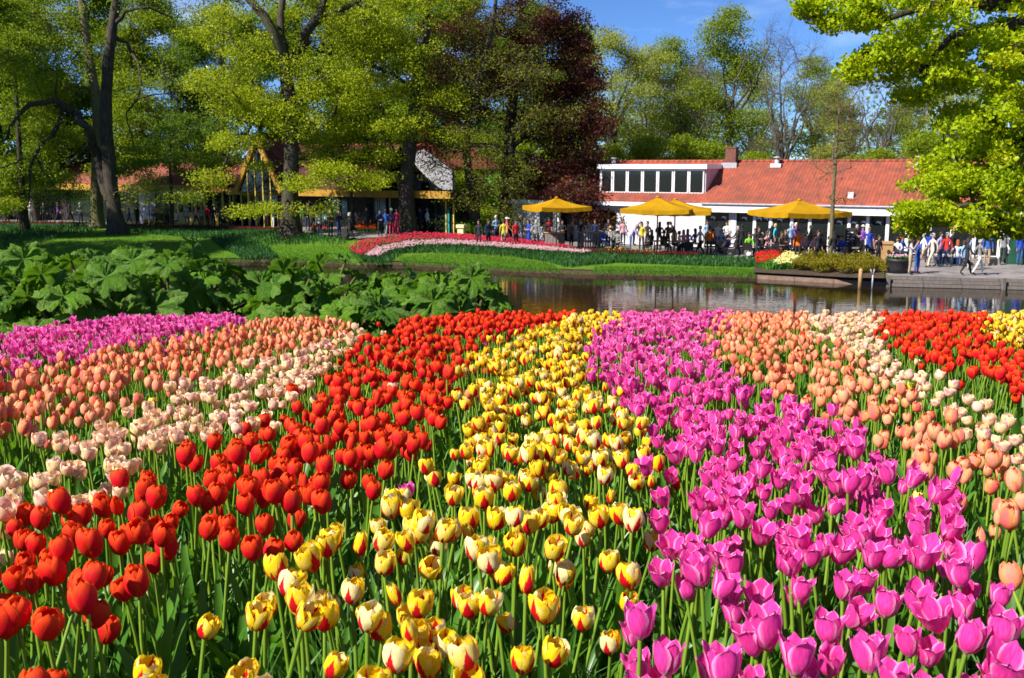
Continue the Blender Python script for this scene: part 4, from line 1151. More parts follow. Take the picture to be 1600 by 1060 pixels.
# thin dark trunks in the left wood
for k, (px, py, d, lab) in enumerate([(348, 352, None, 'thin dark tree by the yellow window wall'), (55, 346, None, 'dark trunk at the path beside the white cap walker')]):
    rng = np.random.default_rng(40 + k)
    b = onterr(px, py); dd = b[1]
    tr = [flare(PX([(px, py), (px - 2, 290), (px + 3, 220), (px - 4, 150), (px - 2, 70), (px + 4, 10), (px, -60)], dd), [.36, .3, .27, .24, .2, .15, .08])]
    e = [E(px, 120, dd, 3.5, 2, 40), E(px - 30, 40, dd, 3, 2.4, 34), E(px + 30, -10, dd, 3.5, 2, 34), E(px + 10, 190, dd, 2.6, 1, 22), E(px, 250, dd, 2, .6, 10)]
    put_tree('woodland_tree', tree_meshes(tr, ell_pts(e, rng), rng, m_barkdark, L_mid, leaves=80, lsize=0.19, spread=0.8, rtip=0.02), (0, 0, 0), lab)
# far wood closing the view
rng = np.random.default_rng(50)
cx = rng.uniform(-110, 110, 420); cy = rng.uniform(118, 150, 420)
cz = 4.5 + rng.random(420) ** 1.1 * 11.5 * (0.75 + 0.25 * np.sin(cx * 0.17))
C = np.repeat(np.column_stack([cx, cy, cz]), 60, axis=0) + rng.normal(0, 1, (420 * 60, 3)) * np.array([2.2, 2.2, 1.5])
C[:, 2] = np.maximum(C[:, 2], 4.2)
V, F, vn = leaf_cards(C, 0.55, rng, 0.35)
me = npmesh('far_wood', V, F, [L_mid], attrs={'rnd': np.repeat(rng.random(len(C)), vn)}, smooth=False)
tag(obj('far_wood', me), 'dim green wood closing the view behind the trees', 'wood', kind='stuff')

# ---- low golden shrubs in the bed by the water
rng = np.random.default_rng(60)
for k, (px, py, w, h, lab) in enumerate([(1262, 424, .95, .62, 'golden low shrub next to the pale yellow tulips'), (1288, 427, 1.0, .70, 'golden low shrub at the foot of the sapling, water side'), (1312, 421, 1.1, .80, 'golden low shrub right behind the sapling'),
                                         (1335, 428, 1.0, .68, 'golden low shrub above the wooden post'), (1362, 427, .95, .62, 'golden low shrub next to the flower tub'), (1275, 414, .9, .7, 'golden low shrub behind the pale yellow tulips'), (1347, 418, .9, .7, 'golden low shrub in front of the man in blue')]):
    b = onterr(px, py)
    st = [(np.array([(0, 0, -.05), (0.02, 0, .2), (0.03, 0.02, .42)]), [.03, .025, .015])]
    pts = ell_pts([((0, 0, h * 0.55), (w, w * .8, h * 0.42), 46)], rng)
    put_tree('low_shrub', tree_meshes(st, pts, rng, m_barkdark, L_gold, leaves=60, lsize=0.075, spread=0.13, flat=0.4, squash=0.8, rtip=0.006, sides=5), (b[0], b[1], b[2] + .06), lab, cat='shrub', group='golden shrubs by the water')

# ================================================================== giant-leaved plants by the pond
def gunnera_leaf(seed):
    rs = np.random.default_rng(seed)
    na, nr = 72, 8
    th = np.linspace(-PI * 0.97, PI * 0.97, na + 1)
    nl = rs.integers(6, 8)
    lob = np.abs(np.cos(th * nl / 2 + rs.normal(0, .1))) ** 0.55
    lob = lob * (1 + 0.28 * np.sin(th * 1.5 + rs.random() * 6) * rs.normal(0.8, .3)) 
    lob = np.clip(lob, 0, 1.25)
    teeth = 0.13 * np.abs(((th * 11 / PI + rs.random()) % 1) * 2 - 1) + 0.06 * np.abs(((th * 31 / PI) % 1) * 2 - 1)
    Rr = (0.52 + 0.42 * lob + teeth) * (1 - 0.35 * np.exp(-((np.abs(th) - PI) / 0.5) ** 2)) * (1 + 0.10 * np.cos(th))
    rho = np.linspace(0, 1, nr + 1) ** 0.85
    V, uv = [], []
    for r in rho:
        x = Rr * r * np.cos(th); y = Rr * r * np.sin(th)
        fold = (lob - 0.5) * 0.42 * r                                       # veins stand up, valleys between
        z = 0.42 * r ** 1.5 - 0.42 * r ** 4 * (1 - lob * 0.4) - fold * 0.7 + 0.05 * r * np.sin(th * 17 + 9 * r) + 0.035 * r * np.sin(th * 29 - 14 * r)
        z = z + rs.normal(0, 0.022, len(th)) * r; V.append(np.column_stack([x, y, z])); uv.append(np.column_stack([lob, np.full(na + 1, r)]))
    V = np.concatenate(V); uv = np.concatenate(uv)
    n = na + 1
    i = (np.arange(nr)[:, None] * n + np.arange(na)[None, :]).ravel()
    return V, np.stack([i, i + 1, i + n + 1, i + n], 1), uv
def gunnera_mat():
    m, nt = newmat('giant_leaf')
    sx = nd(nt, 'ShaderNodeSeparateXYZ', {0: nd(nt, 'ShaderNodeUVMap', uv_map='UVMap').outputs[0]})
    rnd = nd(nt, 'ShaderNodeAttribute', attribute_name='rnd').outputs['Fac']
    c = mixc(nt, rnd, (0.055, 0.165, 0.004), (0.135, 0.300, 0.006))
    c = mixc(nt, maprange(nt, sx.outputs[0], 0.93, 1.0, 0, 0.6), c, (0.22, 0.36, 0.07))
    c = mixc(nt, maprange(nt, noise(nt, 9, 4, 0.6), 0.4, 0.7, 0, 0.45), c, (0.16, 0.34, 0.04))
    b = nd(nt, 'ShaderNodeBump', {'Strength': 1.0, 'Distance': 0.06, 'Height': noise(nt, 11, 5, 0.65)})
    p = nd(nt, 'ShaderNodeBsdfPrincipled', {'Base Color': c, 'Roughness': 0.45, 'Specular IOR Level': 0.25, 'Normal': b.outputs[0]})
    t = nd(nt, 'ShaderNodeBsdfTranslucent', {'Color': mixc(nt, 0.5, c, (0.20, 0.42, 0.01))})
    out(nt, nd(nt, 'ShaderNodeMixShader', {0: 0.25, 1: p.outputs[0], 2: t.outputs[0]}).outputs[0])
    return m
m_gun = gunnera_mat()
m_petiole = simple('leaf_stalk', (0.14, 0.15, 0.045), (0.10, 0.07, 0.03), 14, 0.7, 0.6, 60)
m_cone = simple('flower_cone', (0.085, 0.028, 0.018), (0.035, 0.012, 0.01), 30, 0.9, 0.9, 60)
GL_ME = []
for k in range(8):
    V, F, uv = gunnera_leaf(700 + k)
    GL_ME.append(npmesh('giant_leaf', V, F, [m_gun], uv, {'rnd': np.full(len(V), k / 7)}))
rng = np.random.default_rng(70)
def gunnera(px, depth, top_py, nl, label, R0=0.37, cones=0):
    nl = int(nl * 1.6)
    x = (px - 800) / FPX * depth
    z = float(near_ground(x, depth))
    top = atdepth(px, top_py, depth)[2]
    H = top - z
    root = empty('giant_leaf_plant', (x, depth, z), 0, label, 'plant', 'giant-leaved plants by the pond')
    for k in range(nl):
        f = (k + 0.5) / nl
        a = k * 2.4 + rng.normal(0, 0.25)
        hgt = H * (0.98 - 0.70 * f ** 1.2) - 0.12 + rng.normal(0, 0.09)
        outr = 0.14 + 0.85 * f ** 0.8 * min(1, H / 1.6)
        tip = np.array([math.cos(a) * outr, math.sin(a) * outr * 0.9, hgt])
        P = np.array([(0, 0, -0.05), tip * [0.25, 0.25, 0.5], tip * [0.6, 0.6, 0.85], tip])
        st = MB().tube(P, [0.032, 0.028, 0.022, 0.016], 7).build('stalk', m_petiole, root, True)
        sz = R0 * rng.uniform(0.75, 1.15) * (0.8 + 0.35 * f)
        tilt = R(18) + R(60) * rng.random() ** 0.8
        # blade faces up and outwards, its notch towards the plant
        q = Euler((0, tilt, a), 'XYZ')
        obj('leaf', GL_ME[int(rng.integers(8))], st, loc=tip, rot=q, scale=(sz, sz * rng.uniform(.9, 1.1), sz))
    for k in range(cones):
        a = rng.random() * 6.28
        cx_, cy_ = math.cos(a) * 0.22, math.sin(a) * 0.22 - 0.15
        prof = [(0.05, 0), (0.085, 0.1), (0.095, 0.3), (0.075, 0.55), (0.035, 0.78), (0.0, 0.88)]
        prof = [(r * (1 + 0.12 * math.sin(i * 9)), zz * 0.9 + 0.15) for i, (r, zz) in enumerate([(np.interp(t, [p[1] for p in prof], [p[0] for p in prof]), t) for t in np.linspace(0, 0.88, 16)])]
        MB().lathe(prof, 9, (cx_, cy_)).build('flower_cone', m_cone, root, True)
for a in [(-25, 12.6, 402, 9, 'giant-leaved plant at the left picture edge'), (40, 14.2, 398, 11, 'giant-leaved plant below the crooked limb tip'), (85, 12.4, 432, 8, 'low giant-leaved plant nearest the purple-pink tulips'),
          (125, 15.8, 392, 10, 'giant-leaved plant below the pale trunk'), (175, 13.2, 412, 10, 'giant-leaved plant in front of the double trunk'), (215, 16.2, 380, 10, 'giant-leaved plant right of the double trunk'),
          (262, 13.6, 405, 10, 'broad giant-leaved plant in the middle of the left thicket'), (283, 16.6, 362, 7, 'tallest giant-leaved plant with a fanned top leaf'), (322, 14.6, 402, 10, 'giant-leaved plant ending the left thicket'),
          (412, 15.4, 416, 7, 'giant-leaved plant left of the brown cones'), (462, 14.0, 412, 10, 'giant-leaved plant with brown cones at its foot'), (520, 15.6, 398, 9, 'giant-leaved plant below the end of the pink band'),
          (560, 13.2, 445, 8, 'low giant-leaved plant in front of the gap to the water'), (622, 14.8, 418, 10, 'giant-leaved plant left of the last thicket'), (682, 14.0, 422, 10, 'giant-leaved plant in the last thicket'), (735, 14.6, 432, 9, 'rightmost giant-leaved plant against the open water')]:
    gunnera(*a, cones=2 if a[0] in (462, 175, 408) else 0)

# ================================================================== buildings
m_white = simple('white_render', (0.64, 0.62, 0.66), (0.54, 0.52, 0.56), 1.2, 0.8, 0.15, 30)  # white wall dimmed and tinted lavender, shade put into the colour
m_wpaint = simple('white_paint', (0.82, 0.81, 0.80), (0.74, 0.73, 0.72), 3, 0.45)
m_pink = simple('pink_boards', (0.66, 0.42, 0.42), (0.58, 0.36, 0.37), 3, 0.6)
m_blue = simple('blue_grey_trim', (0.10, 0.14, 0.30), (0.07, 0.10, 0.22), 3, 0.5)
m_brick = simple('chimney_brick', (0.20, 0.075, 0.05), (0.11, 0.045, 0.035), 8, 0.9, 0.5, 40)
m_lead = simple('lead_flashing', (0.42, 0.43, 0.47), (0.30, 0.31, 0.34), 5, 0.5)
m_ylw = simple('shaded_ochre_boards', (0.46, 0.25, 0.025), (0.34, 0.175, 0.018), 2.5, 0.6)  # ochre trim with the shade of the trees put into its colour
m_ylwp = simple('yellow_paint', (0.78, 0.58, 0.12), (0.66, 0.46, 0.08), 2.5, 0.5)
m_dark = simple('dark_timber', (0.028, 0.020, 0.016), (0.014, 0.010, 0.009), 4, 0.7)
m_room = simple('dark_interior', (0.035, 0.030, 0.028), (0.020, 0.018, 0.018), 2, 0.9)
m_teal = simple('teal_paint', (0.02, 0.30, 0.28), None, 3, 0.5)
def glass_mat():
    m, nt = newmat('window_glass')
    p = nd(nt, 'ShaderNodeBsdfPrincipled', {'Base Color': (0.012, 0.016, 0.016, 1), 'Roughness': 0.04, 'Specular IOR Level': 0.6})
    b = nd(nt, 'ShaderNodeBump', {'Strength': 0.04, 'Distance': 0.02, 'Height': noise(nt, 1.3, 2, 0.5)})
    nt.links.new(b.outputs[0], p.inputs['Normal'])
    out(nt, p.outputs[0]); return m
m_glass = glass_mat()
def tile_mat(name, c1, c2, c3):
    m, nt = newmat(name)
    tc = nd(nt, 'ShaderNodeTexCoord').outputs['Object']
    cell = nd(nt, 'ShaderNodeTexVoronoi', {'Vector': nd(nt, 'ShaderNodeMapping', {'Vector': tc, 'Scale': (1 / 0.22, 1 / 0.32, 0.0)}).outputs[0], 'Scale': 1.0, 'Randomness': 0.0})
    f = nd(nt, 'ShaderNodeSeparateColor', {0: cell.outputs['Color']}).outputs[0]
    c = mixc(nt, f, c1, c2)
    c = mixc(nt, maprange(nt, noise(nt, 0.8, 5, 0.65), 0.40, 0.70, 0, 0.75), c, c3)
    p = nd(nt, 'ShaderNodeBsdfPrincipled', {'Base Color': c, 'Roughness': 0.75, 'Specular IOR Level': 0.25})
    out(nt, p.outputs[0]); return m
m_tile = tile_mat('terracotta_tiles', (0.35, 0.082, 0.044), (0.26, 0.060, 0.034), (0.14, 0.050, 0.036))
m_tilew = tile_mat('shaded_weathered_tiles', (0.30, 0.075, 0.04), (0.22, 0.06, 0.035), (0.13, 0.05, 0.035))  # weather-stained tiles, base colour darkened to stand in for tree shade
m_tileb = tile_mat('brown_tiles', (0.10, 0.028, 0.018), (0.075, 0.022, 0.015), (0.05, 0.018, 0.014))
def pantiles(x0, x1, y0, z0, y1, z1, step=0.22, course=0.36, amp=0.045):
    """roof slope from eave (y0,z0) to ridge (y1,z1) with rolled tile columns and stepped courses"""
    L = math.hypot(y1 - y0, z1 - z0)
    cy, cz = (y1 - y0) / L, (z1 - z0) / L
    ny, nz_ = -cz, cy
    nc = max(2, int(round(L / course)))
    n = int((x1 - x0) / step)
    xs = np.linspace(x0, x1, n * 6 + 1)
    prof = amp * np.abs(np.sin((xs - x0) / step * PI)) ** 0.8
    rows = []
    for k in range(nc):
        rows += [(k * L / nc, 0.028), ((k + 1) * L / nc - 0.001, 0.0)]
    V = []
    for s, o in rows:
        off = prof + o
        V.append(np.column_stack([xs, y0 + cy * s + ny * off, z0 + cz * s + nz_ * off]))
    m = len(xs)
    i = (np.arange(len(rows) - 1)[:, None] * m + np.arange(m - 1)[None, :]).ravel()
    return np.concatenate(V), np.stack([i, i + 1, i + m + 1, i + m], 1)
YAW = R(-30)
class Bld:
    def __init__(s, name, px, y, zg, label):
        s.px, s.y, s.zg = px, y, zg
        s.x = (px - 800) / FPX * y
        s.root = empty(name, (s.x, y, zg), YAW, label, 'building')
        s.c, s.s = math.cos(-YAW), math.sin(-YAW)
    def lx(s, px, ly=0.0):
        """local x of the point of plane local-y = ly seen at pixel column px"""
        k = (px - 800) / FPX
        # x = s.x + c t + s ly ; y = s.y - s t + c ly
        return (k * (s.y + s.c * ly) - s.x - s.s * ly) / (s.c + k * s.s)
    def z(s, px, py, ly=0.0):
        t = s.lx(px, ly); y = s.y - s.s * t + s.c * ly
        return atdepth(px, py, y)[2] - s.zg
    def box(s, name, mat, a, b, y0, y1, z0, z1, parent=None):
        return box(parent or s.root, name, mat, a, b, y0, y1, z0, z1)
    def window(s, a, b, z0, z1, fw=0.07, y=-0.02, frame=None, name='window', nm=0, trans=None):
        """frame with a glass pane (and mullions) as one window part with sub-parts"""
        fr = MB()
        fr.box(a, a + fw, y - 0.05, y + 0.06, z0, z1).box(b - fw, b, y - 0.05, y + 0.06, z0, z1)
        fr.box(a + fw, b - fw, y - 0.047, y + 0.057, z1 - fw, z1).box(a + fw, b - fw, y - 0.047, y + 0.057, z0, z0 + fw)
        for k in range(nm):
            xm = a + (b - a) * (k + 1) / (nm + 1)
            fr.box(xm - fw * .4, xm + fw * .4, y - 0.04, y + 0.05, z0 + fw, z1 - fw)
        if trans:
            fr.box(a + fw, b - fw, y - 0.038, y + 0.048, trans - .03, trans + .03)
        w = fr.build(name, frame or m_wpaint, s.root)
        box(w, 'pane', m_glass, a + fw * .6, b - fw * .6, y + 0.004, y + 0.016, z0 + fw * .6, z1 - fw * .6)
        return w

# ---- the long white restaurant with the terracotta roof
B = Bld('restaurant_building', 1120, 65.0, 0.50, 'long white restaurant with terracotta tiled roof and a dormer')
XL, XR = B.lx(800), B.lx(1760)
ZE, ZF, ZR, RUN = 3.05, 2.30, 5.52, 4.2
V, F = pantiles(XL, XR, -0.45, ZE - 0.2, RUN, ZR)
obj('roof', npmesh('roof', V, F, [m_tile]), B.root)
V, F = pantiles(XL, XR, 2 * RUN + .3, ZE - 0.1, RUN, ZR, 0.44, 1.2)
obj('rear_roof', npmesh('rear_roof', V, F, [m_tile]), B.root)
rt = MB()
for k in range(int((XR - XL) / 0.4)):
    x = XL + k * 0.4
    rt.tube([(x, RUN, ZR + 0.03), (x + 0.41, RUN, ZR + 0.045)], [0.12, 0.13], 8)
rdg = rt.build('ridge_tiles', m_tile, B.root, True); rdg['kind'] = 'stuff'
# eaves: white fascia on the right wing, gutter
xw = B.lx(1098)
B.box('fascia', m_wpaint, xw, XR, -0.55, -0.43, ZF + 0.02, ZE - 0.16)
B.box('soffit', m_wpaint, xw, XR, -0.43, 0.02, ZF + 0.06, ZF + 0.12)
MB().tube([(xw, -0.62, ZE - 0.2), (XR, -0.62, ZE - 0.2)], 0.06, 8).build('gutter', m_lead, B.root, True)
B.box('fascia', m_wpaint, XL, xw - 0.01, -0.52, -0.44, ZE - 0.45, ZE - 0.18)
# walls and openings
B.box('back_wall', m_room, XL, XR, 5.0, 5.2, 0, ZE)
B.box('floor_slab', m_room, XL, XR, 0.06, 5.0, -0.3, 0.02)
B.box('wall', m_white, B.lx(962), xw, -0.02, 0.25, -0.3, ZE - 0.3)
B.box('wall', m_white, B.lx(800), B.lx(838), -0.02, 0.25, -0.3, ZE - 0.3)
B.box('lintel', m_white, XL, B.lx(962) - 0.005, 0.0, 0.2, 2.25, ZE - 0.3)
B.box('recess_wall', m_white, B.lx(872), B.lx(962) - .01, 1.4, 1.6, -0.3, 2.3)
for a, b_ in ((838, 841.5), (866.5, 874)):
    B.box('pillar', m_wpaint, B.lx(a), B.lx(b_), -0.05, 0.2, -0.3, 2.26)
B.window(B.lx(842), B.lx(866), 0.9, 2.2)
B.box('sill_wall', m_white, B.lx(842), B.lx(866), 0.0, 0.2, -0.3, 0.9)
for px in (889, 901, 911):
    a = B.lx(px, 1.4)
    fr = B.box('picture_frame', m_dark, a - .22, a + .22, 1.34, 1.392, 1.1, 1.85)
    box(fr, 'picture', simple('muted_print', (0.12, 0.12, 0.14), (0.05, 0.06, 0.08), 9), a - .17, a + .17, 1.325, 1.338, 1.16, 1.79)
for px in (1012, 1022, 1050, 1072):
    a = B.lx(px); B.box('panel_joint', m_wpaint, a - .03, a + .03, -0.045, -0.02, 0.0, 2.3)
posts = [1098, 1139.5, 1147.5, 1177, 1202, 1235, 1263, 1294, 1324, 1353, 1384, 1415, 1450, 1485, 1520, 1560, 1600, 1650, 1700, 1758]
for i, p in enumerate(posts):
    a = B.lx(p)
    wdt = 0.10
    if p == 1139.5:
        B.box('pillar', m_white, B.lx(1139.5), B.lx(1147.5), -0.06, 0.25, -0.3, ZF + 0.05)
        continue
    if p == 1147.5: continue
    B.box('post', m_wpaint, a - wdt / 2, a + wdt / 2, -0.06, 0.14, -0.3, ZF + 0.05)
m_bird = simple('white_sticker', (0.80, 0.80, 0.82), (0.75, 0.75, 0.78), 3, 0.5)
def bird_poly(o, x, z, y):
    """flying bird sticker: two wings and a body, a few millimetres proud of the pane"""
    s = 0.17
    pts = [(-1.1, -.1), (-.7, .55), (-.1, .75), (.5, .45), (1.2, .55), (.75, .15), (.95, -.75), (.35, -.15), (-.1, .1), (-.6, .12)]
    n = len(pts)
    v = [(x + a * s, y, z + b_ * s) for a, b_ in pts] + [(x + a * s, y - 0.004, z + b_ * s) for a, b_ in pts]
    f = [tuple(range(n)), tuple(range(2 * n - 1, n - 1, -1))] + [(k, (k + 1) % n, n + (k + 1) % n, n + k) for k in range(n)]
    MB().add(v, f).build('bird_sticker', m_bird, o)
birds = [(1112, 341), (1129, 341), (1161, 342), (1184, 342.5), (1194, 342.5), (1216, 344.5), (1309, 348), (1332, 349.5), (1347, 348.5), (1370, 349)]
for a, b_ in zip(posts[:-1], posts[1:]):
    if a == 1139.5: continue
    x0, x1 = B.lx(a) + 0.05, B.lx(b_) - 0.05
    if a == 1147.5: x0 = B.lx(1147.5)
    w = B.window(x0, x1, 0.12, ZF + 0.03, 0.05, 0.02)
    for bx_, bz_ in birds:
        if a < bx_ < b_:
            bird_poly(w, B.lx(bx_), B.z(bx_, bz_), 0.02)
# dormer
d0, d1 = B.lx(935, .55), B.lx(1099, .55)
zb, zt = 3.32, 5.08
B.box('dormer_fascia', m_wpaint, d0 - .1, d1 + .12, 0.35, 3.7, zt - 0.02, zt + 0.28)
B.box('dormer_wall', m_wpaint, d0, d1, 0.62, 0.75, zb, zt)
dp = [B.lx(p, .55) for p in (937, 955.5, 978, 1001.5, 1025, 1049, 1073, 1097)]
for a, b_ in zip(dp[:-1], dp[1:]):
    B.window(a + .03, b_ - .03, zb + .12, zt - .08, 0.075, 0.57)
MB().add([(d1, .62, zb - .05), (d1, 3.55, zt), (d1, .62, zt), (d1 - .08, .62, zb - .05), (d1 - .08, 3.55, zt), (d1 - .08, .62, zt)], [(0, 1, 2), (5, 4, 3), (0, 3, 4, 1), (1, 4, 5, 2), (2, 5, 3, 0)]).build('dormer_cheek', m_pink, B.root)
MB().bar((d1 + .06, .45, zb - .1), (d1 + .06, 3.6, zt - .02), .12, .16).build('cheek_trim', m_blue, B.root)
B.box('dormer_sill', m_blue, d0 - .05, d1 + .1, 0.40, 0.60, zb - .06, zb + .06)
# chimney and vents
cx = B.lx(1140, RUN)
ch = B.box('chimney', m_brick, cx - .36, cx + .36, RUN - .6, RUN, ZR - .5, ZR + .92)
box(ch, 'chimney_cap', m_brick, cx - .40, cx + .40, RUN - .64, RUN + .04, ZR + .921, ZR + 1.0)
box(ch, 'flashing', m_lead, cx - .55, cx + .5, RUN - .78, RUN - .602, ZR - .42, ZR - .05)
for px in (1208, 1427, 957):
    vx = B.lx(px, RUN - .4)
    v = MB().lathe([(.16, ZR - .5), (.16, ZR + .1), (.12, ZR + .14), (.12, ZR + .24), (.24, ZR + .25), (.24, ZR + .31), (.0, ZR + .36)], 12, (vx, RUN - .45)).build('roof_vent', m_lead, B.root, True)
    box(v, 'flashing', m_wpaint, vx - .34, vx + .34, RUN - .80, RUN - .3, ZR - .36, ZR - .12)
a = B.lx(1324.5, .4)
box(B.root, 'rooflight', m_wpaint, a - .16, a + .16, 0.25, 0.6, ZE + .25, ZE + .62)
# small white lantern on the first post and wall lamp
MB().lathe([(.0, .9), (.09, .92), (.12, 1.1), (.09, 1.28), (.0, 1.3)], 10, (B.lx(1202), -.2)).build('post_lamp', m_wpaint, B.root, True)

# ---- dark hall with the yellow A-shaped gable
H = Bld('gabled_hall', 440, 77.0, 1.0, 'dark hall with ochre fascia, brown roof and an A-shaped glass gable')
hx0, hx1 = H.lx(366), H.lx(603)
zf0, zf1 = H.z(500, 306.5), H.z(500, 296)
zr = H.z(500, 229, 4.5)
V, F = pantiles(hx0, H.lx(585), -0.3, zf1 - .05, 4.5, zr, 0.3, 0.4)
# hipped right end: pull the upper rows in
V[:, 0] = np.where(V[:, 0] > H.lx(560), np.minimum(V[:, 0], H.lx(603) - (V[:, 2] - zf1) * 0.55), V[:, 0])
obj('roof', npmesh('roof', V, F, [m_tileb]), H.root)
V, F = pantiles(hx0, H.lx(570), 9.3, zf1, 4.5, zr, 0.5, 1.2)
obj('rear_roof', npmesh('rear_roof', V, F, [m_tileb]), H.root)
rt = MB()
for k in range(int((H.lx(567) - hx0) / 0.45)):
    x = hx0 + k * 0.45
    rt.tube([(x, 4.5, zr + 0.03), (x + 0.46, 4.5, zr + 0.05)], [0.13, 0.14], 8)
rdg = rt.build('ridge_tiles', m_tile, H.root, True); rdg['kind'] = 'stuff'
H.box('fascia', m_ylw, hx0, H.lx(712), -0.62, -0.5, zf0, zf1)
H.box('canopy', m_dark, hx0, H.lx(712), -0.5, 0.6, zf0 + .1, zf0 + .2)
H.box('back_wall', m_room, hx0, H.lx(712), 3.0, 3.2, -0.4, zf1)
H.box('floor_slab', m_room, hx0, H.lx(712), 0.5, 3.0, -0.5, 0.02)
mull = [368, 381, 393.5, 407, 420, 437, 470, 500, 520, 534, 546, 560, 574, 593, 612, 650, 668, 682, 697, 710]
for a, b_ in zip(mull[:-1], mull[1:]):
    x0, x1 = H.lx(a, .5) + .03, H.lx(b_, .5) - .03
    if a in (437, 470, 546, 612, 560):
        H.box('wall', m_dark, x0 - .03, x1 + .03, .5, .7, -.4, zf0 + .1)
    else:
        H.window(x0 - .03, x1 + .03, 0.0, zf0 + .08, 0.07, 0.52, m_ylwp if a < 437 or a in (593, 697) else m_dark)
H.box('door_frame', m_teal, H.lx(695), H.lx(697.5), .40, .46, 0.0, 1.75)
# A-shaped gable
ax, az = H.lx(408, -1.2), H.z(408, 217, -1.2)
al, ar, az0 = H.lx(373, -1.2), H.lx(443, -1.2), H.z(408, 300, -1.2)
for e_ in (al, ar):
    MB().bar((ax, -1.2, az), (e_, -1.2, az0), .2, .36).build('bargeboard', m_ylw, H.root)
MB().add([(al + .1, -1.1, az0), (ar - .1, -1.1, az0), (ax, -1.1, az - .15)], [(0, 1, 2)]).build('gable_glass', m_glass, H.root)
for f in (-.5, -.17, .17, .5):
    x = ax + (ar - al) / 2 * f
    MB().bar((x, -1.12, 0.0), (x, -1.12, az0 + (az - az0) * (1 - abs(f)) - .1), .07).build('mullion', m_ylwp, H.root)
for sx in (al, ar):
    MB().add([(ax, -1.15, az + .05), (sx, -1.15, az0), (sx, 3.0, az0), (ax, 3.2, az + .05)], [(0, 1, 2, 3), (3, 2, 1, 0)][:1]).build('gable_roof', m_tileb, H.root)

# ---- white gabled house behind the straight beech
G = Bld('white_gable_house', 650, 80.0, 0.9, 'white house gable with red roof edge behind the straight beech')
g0, g1, gp = G.lx(592), G.lx(708), G.lx(662)
zpk, zev = G.z(662, 226), G.z(650, 262)
gz = G.z(650, 300)
MB().add([(g0, 0, -.5), (g1, 0, -.5), (g1, 0, zev), (gp, 0, zpk), (g0, 0, zev), (g0, .3, -.5), (g1, .3, -.5), (g1, .3, zev), (gp, .3, zpk), (g0, .3, zev)],
         [(0, 1, 2, 3, 4), (9, 8, 7, 6, 5), (1, 6, 7, 2), (5, 0, 4, 9)]).build('gable_wall', simple('shaded_white_render', (0.36, 0.36, 0.40), (0.27, 0.27, 0.30), 1.5, .85, .2), G.root)  # white wall, its shade painted in as grey
for sx in (g0, g1):
    e0 = (sx + (sx - gp) * .12, zev - (zpk - zev) * .12)
    MB().add([(gp, -.3, zpk + .1), (e0[0], -.3, e0[1] + .1), (e0[0], 7, e0[1] + .1), (gp, 7, zpk + .1), (gp, -.3, zpk), (e0[0], -.3, e0[1]), (e0[0], 7, e0[1]), (gp, 7, zpk)],
             [(0, 1, 2, 3), (7, 6, 5, 4), (0, 4, 5, 1), (1, 5, 6, 2), (3, 2, 6, 7)]).build('roof', m_tilew, G.root)
G.window(G.lx(661), G.lx(672.5), G.z(666, 299), G.z(666, 285), .06, -.02, m_dark)
G.window(G.lx(594), G.lx(624), G.z(610, 297), G.z(610, 269), .09, -.02, m_wpaint, nm=2)
MB().lathe([(.12, zpk - .3), (.12, zpk + .5), (.18, zpk + .52), (.18, zpk + .62)], 10, (gp + .3, 2)).build('flue', m_lead, G.root, True)

# ---- low wing with orange roof at the far left
W = Bld('low_wing', 360, 80.0, 0.92, 'low wing with ochre fascia and orange roof behind the old tree')
w0, w1 = W.lx(-60), W.lx(366)
wz0, wz1 = W.z(300, 299.5), W.z(300, 289.5)
V, F = pantiles(w0, w1, -0.3, wz1 - .05, 4.0, W.z(300, 255, 4.0), 0.26, 0.4)
obj('roof', npmesh('roof', V, F, [m_tilew]), W.root)
V, F = pantiles(w0, w1, 8.0, wz1 - .05, 4.0, W.z(300, 255, 4.0), 0.5, 1.3)
obj('rear_roof', npmesh('rear_roof', V, F, [m_tile]), W.root)
W.box('fascia', m_ylw, w0, w1, -0.6, -0.48, wz0, wz1)
W.box('canopy', m_dark, w0, w1, -0.48, .5, wz0 + .1, wz0 + .2)
W.box('back_wall', m_dark, w0, w1, 3.0, 3.2, -.4, wz1)
wm = [-55, -10, 30, 70, 110, 150, 190, 222, 248, 268, 282, 296, 310, 324, 338, 352, 364]
for a, b_ in zip(wm[:-1], wm[1:]):
    x0, x1 = W.lx(a, .3), W.lx(b_, .3)
    yl = 262 < a
    if yl:
        W.box('panel', m_ylwp, x0 + .01, x1 - .01, .3, .42, -.4, .95)
        W.window(x0, x1, .96, wz0 + .08, .11, .32, m_ylwp)
    elif a in (70, 222):
        W.box('wall', m_white if a == 222 else m_dark, x0, x1, .3, .5, -.4, wz0 + .1)
    else:
        W.window(x0, x1, 0.0, wz0 + .08, .08, .32, m_dark)
W.box('wall', m_white, W.lx(-60, -.2), W.lx(8, -.2), -.25, -.2, .2, 1.9)

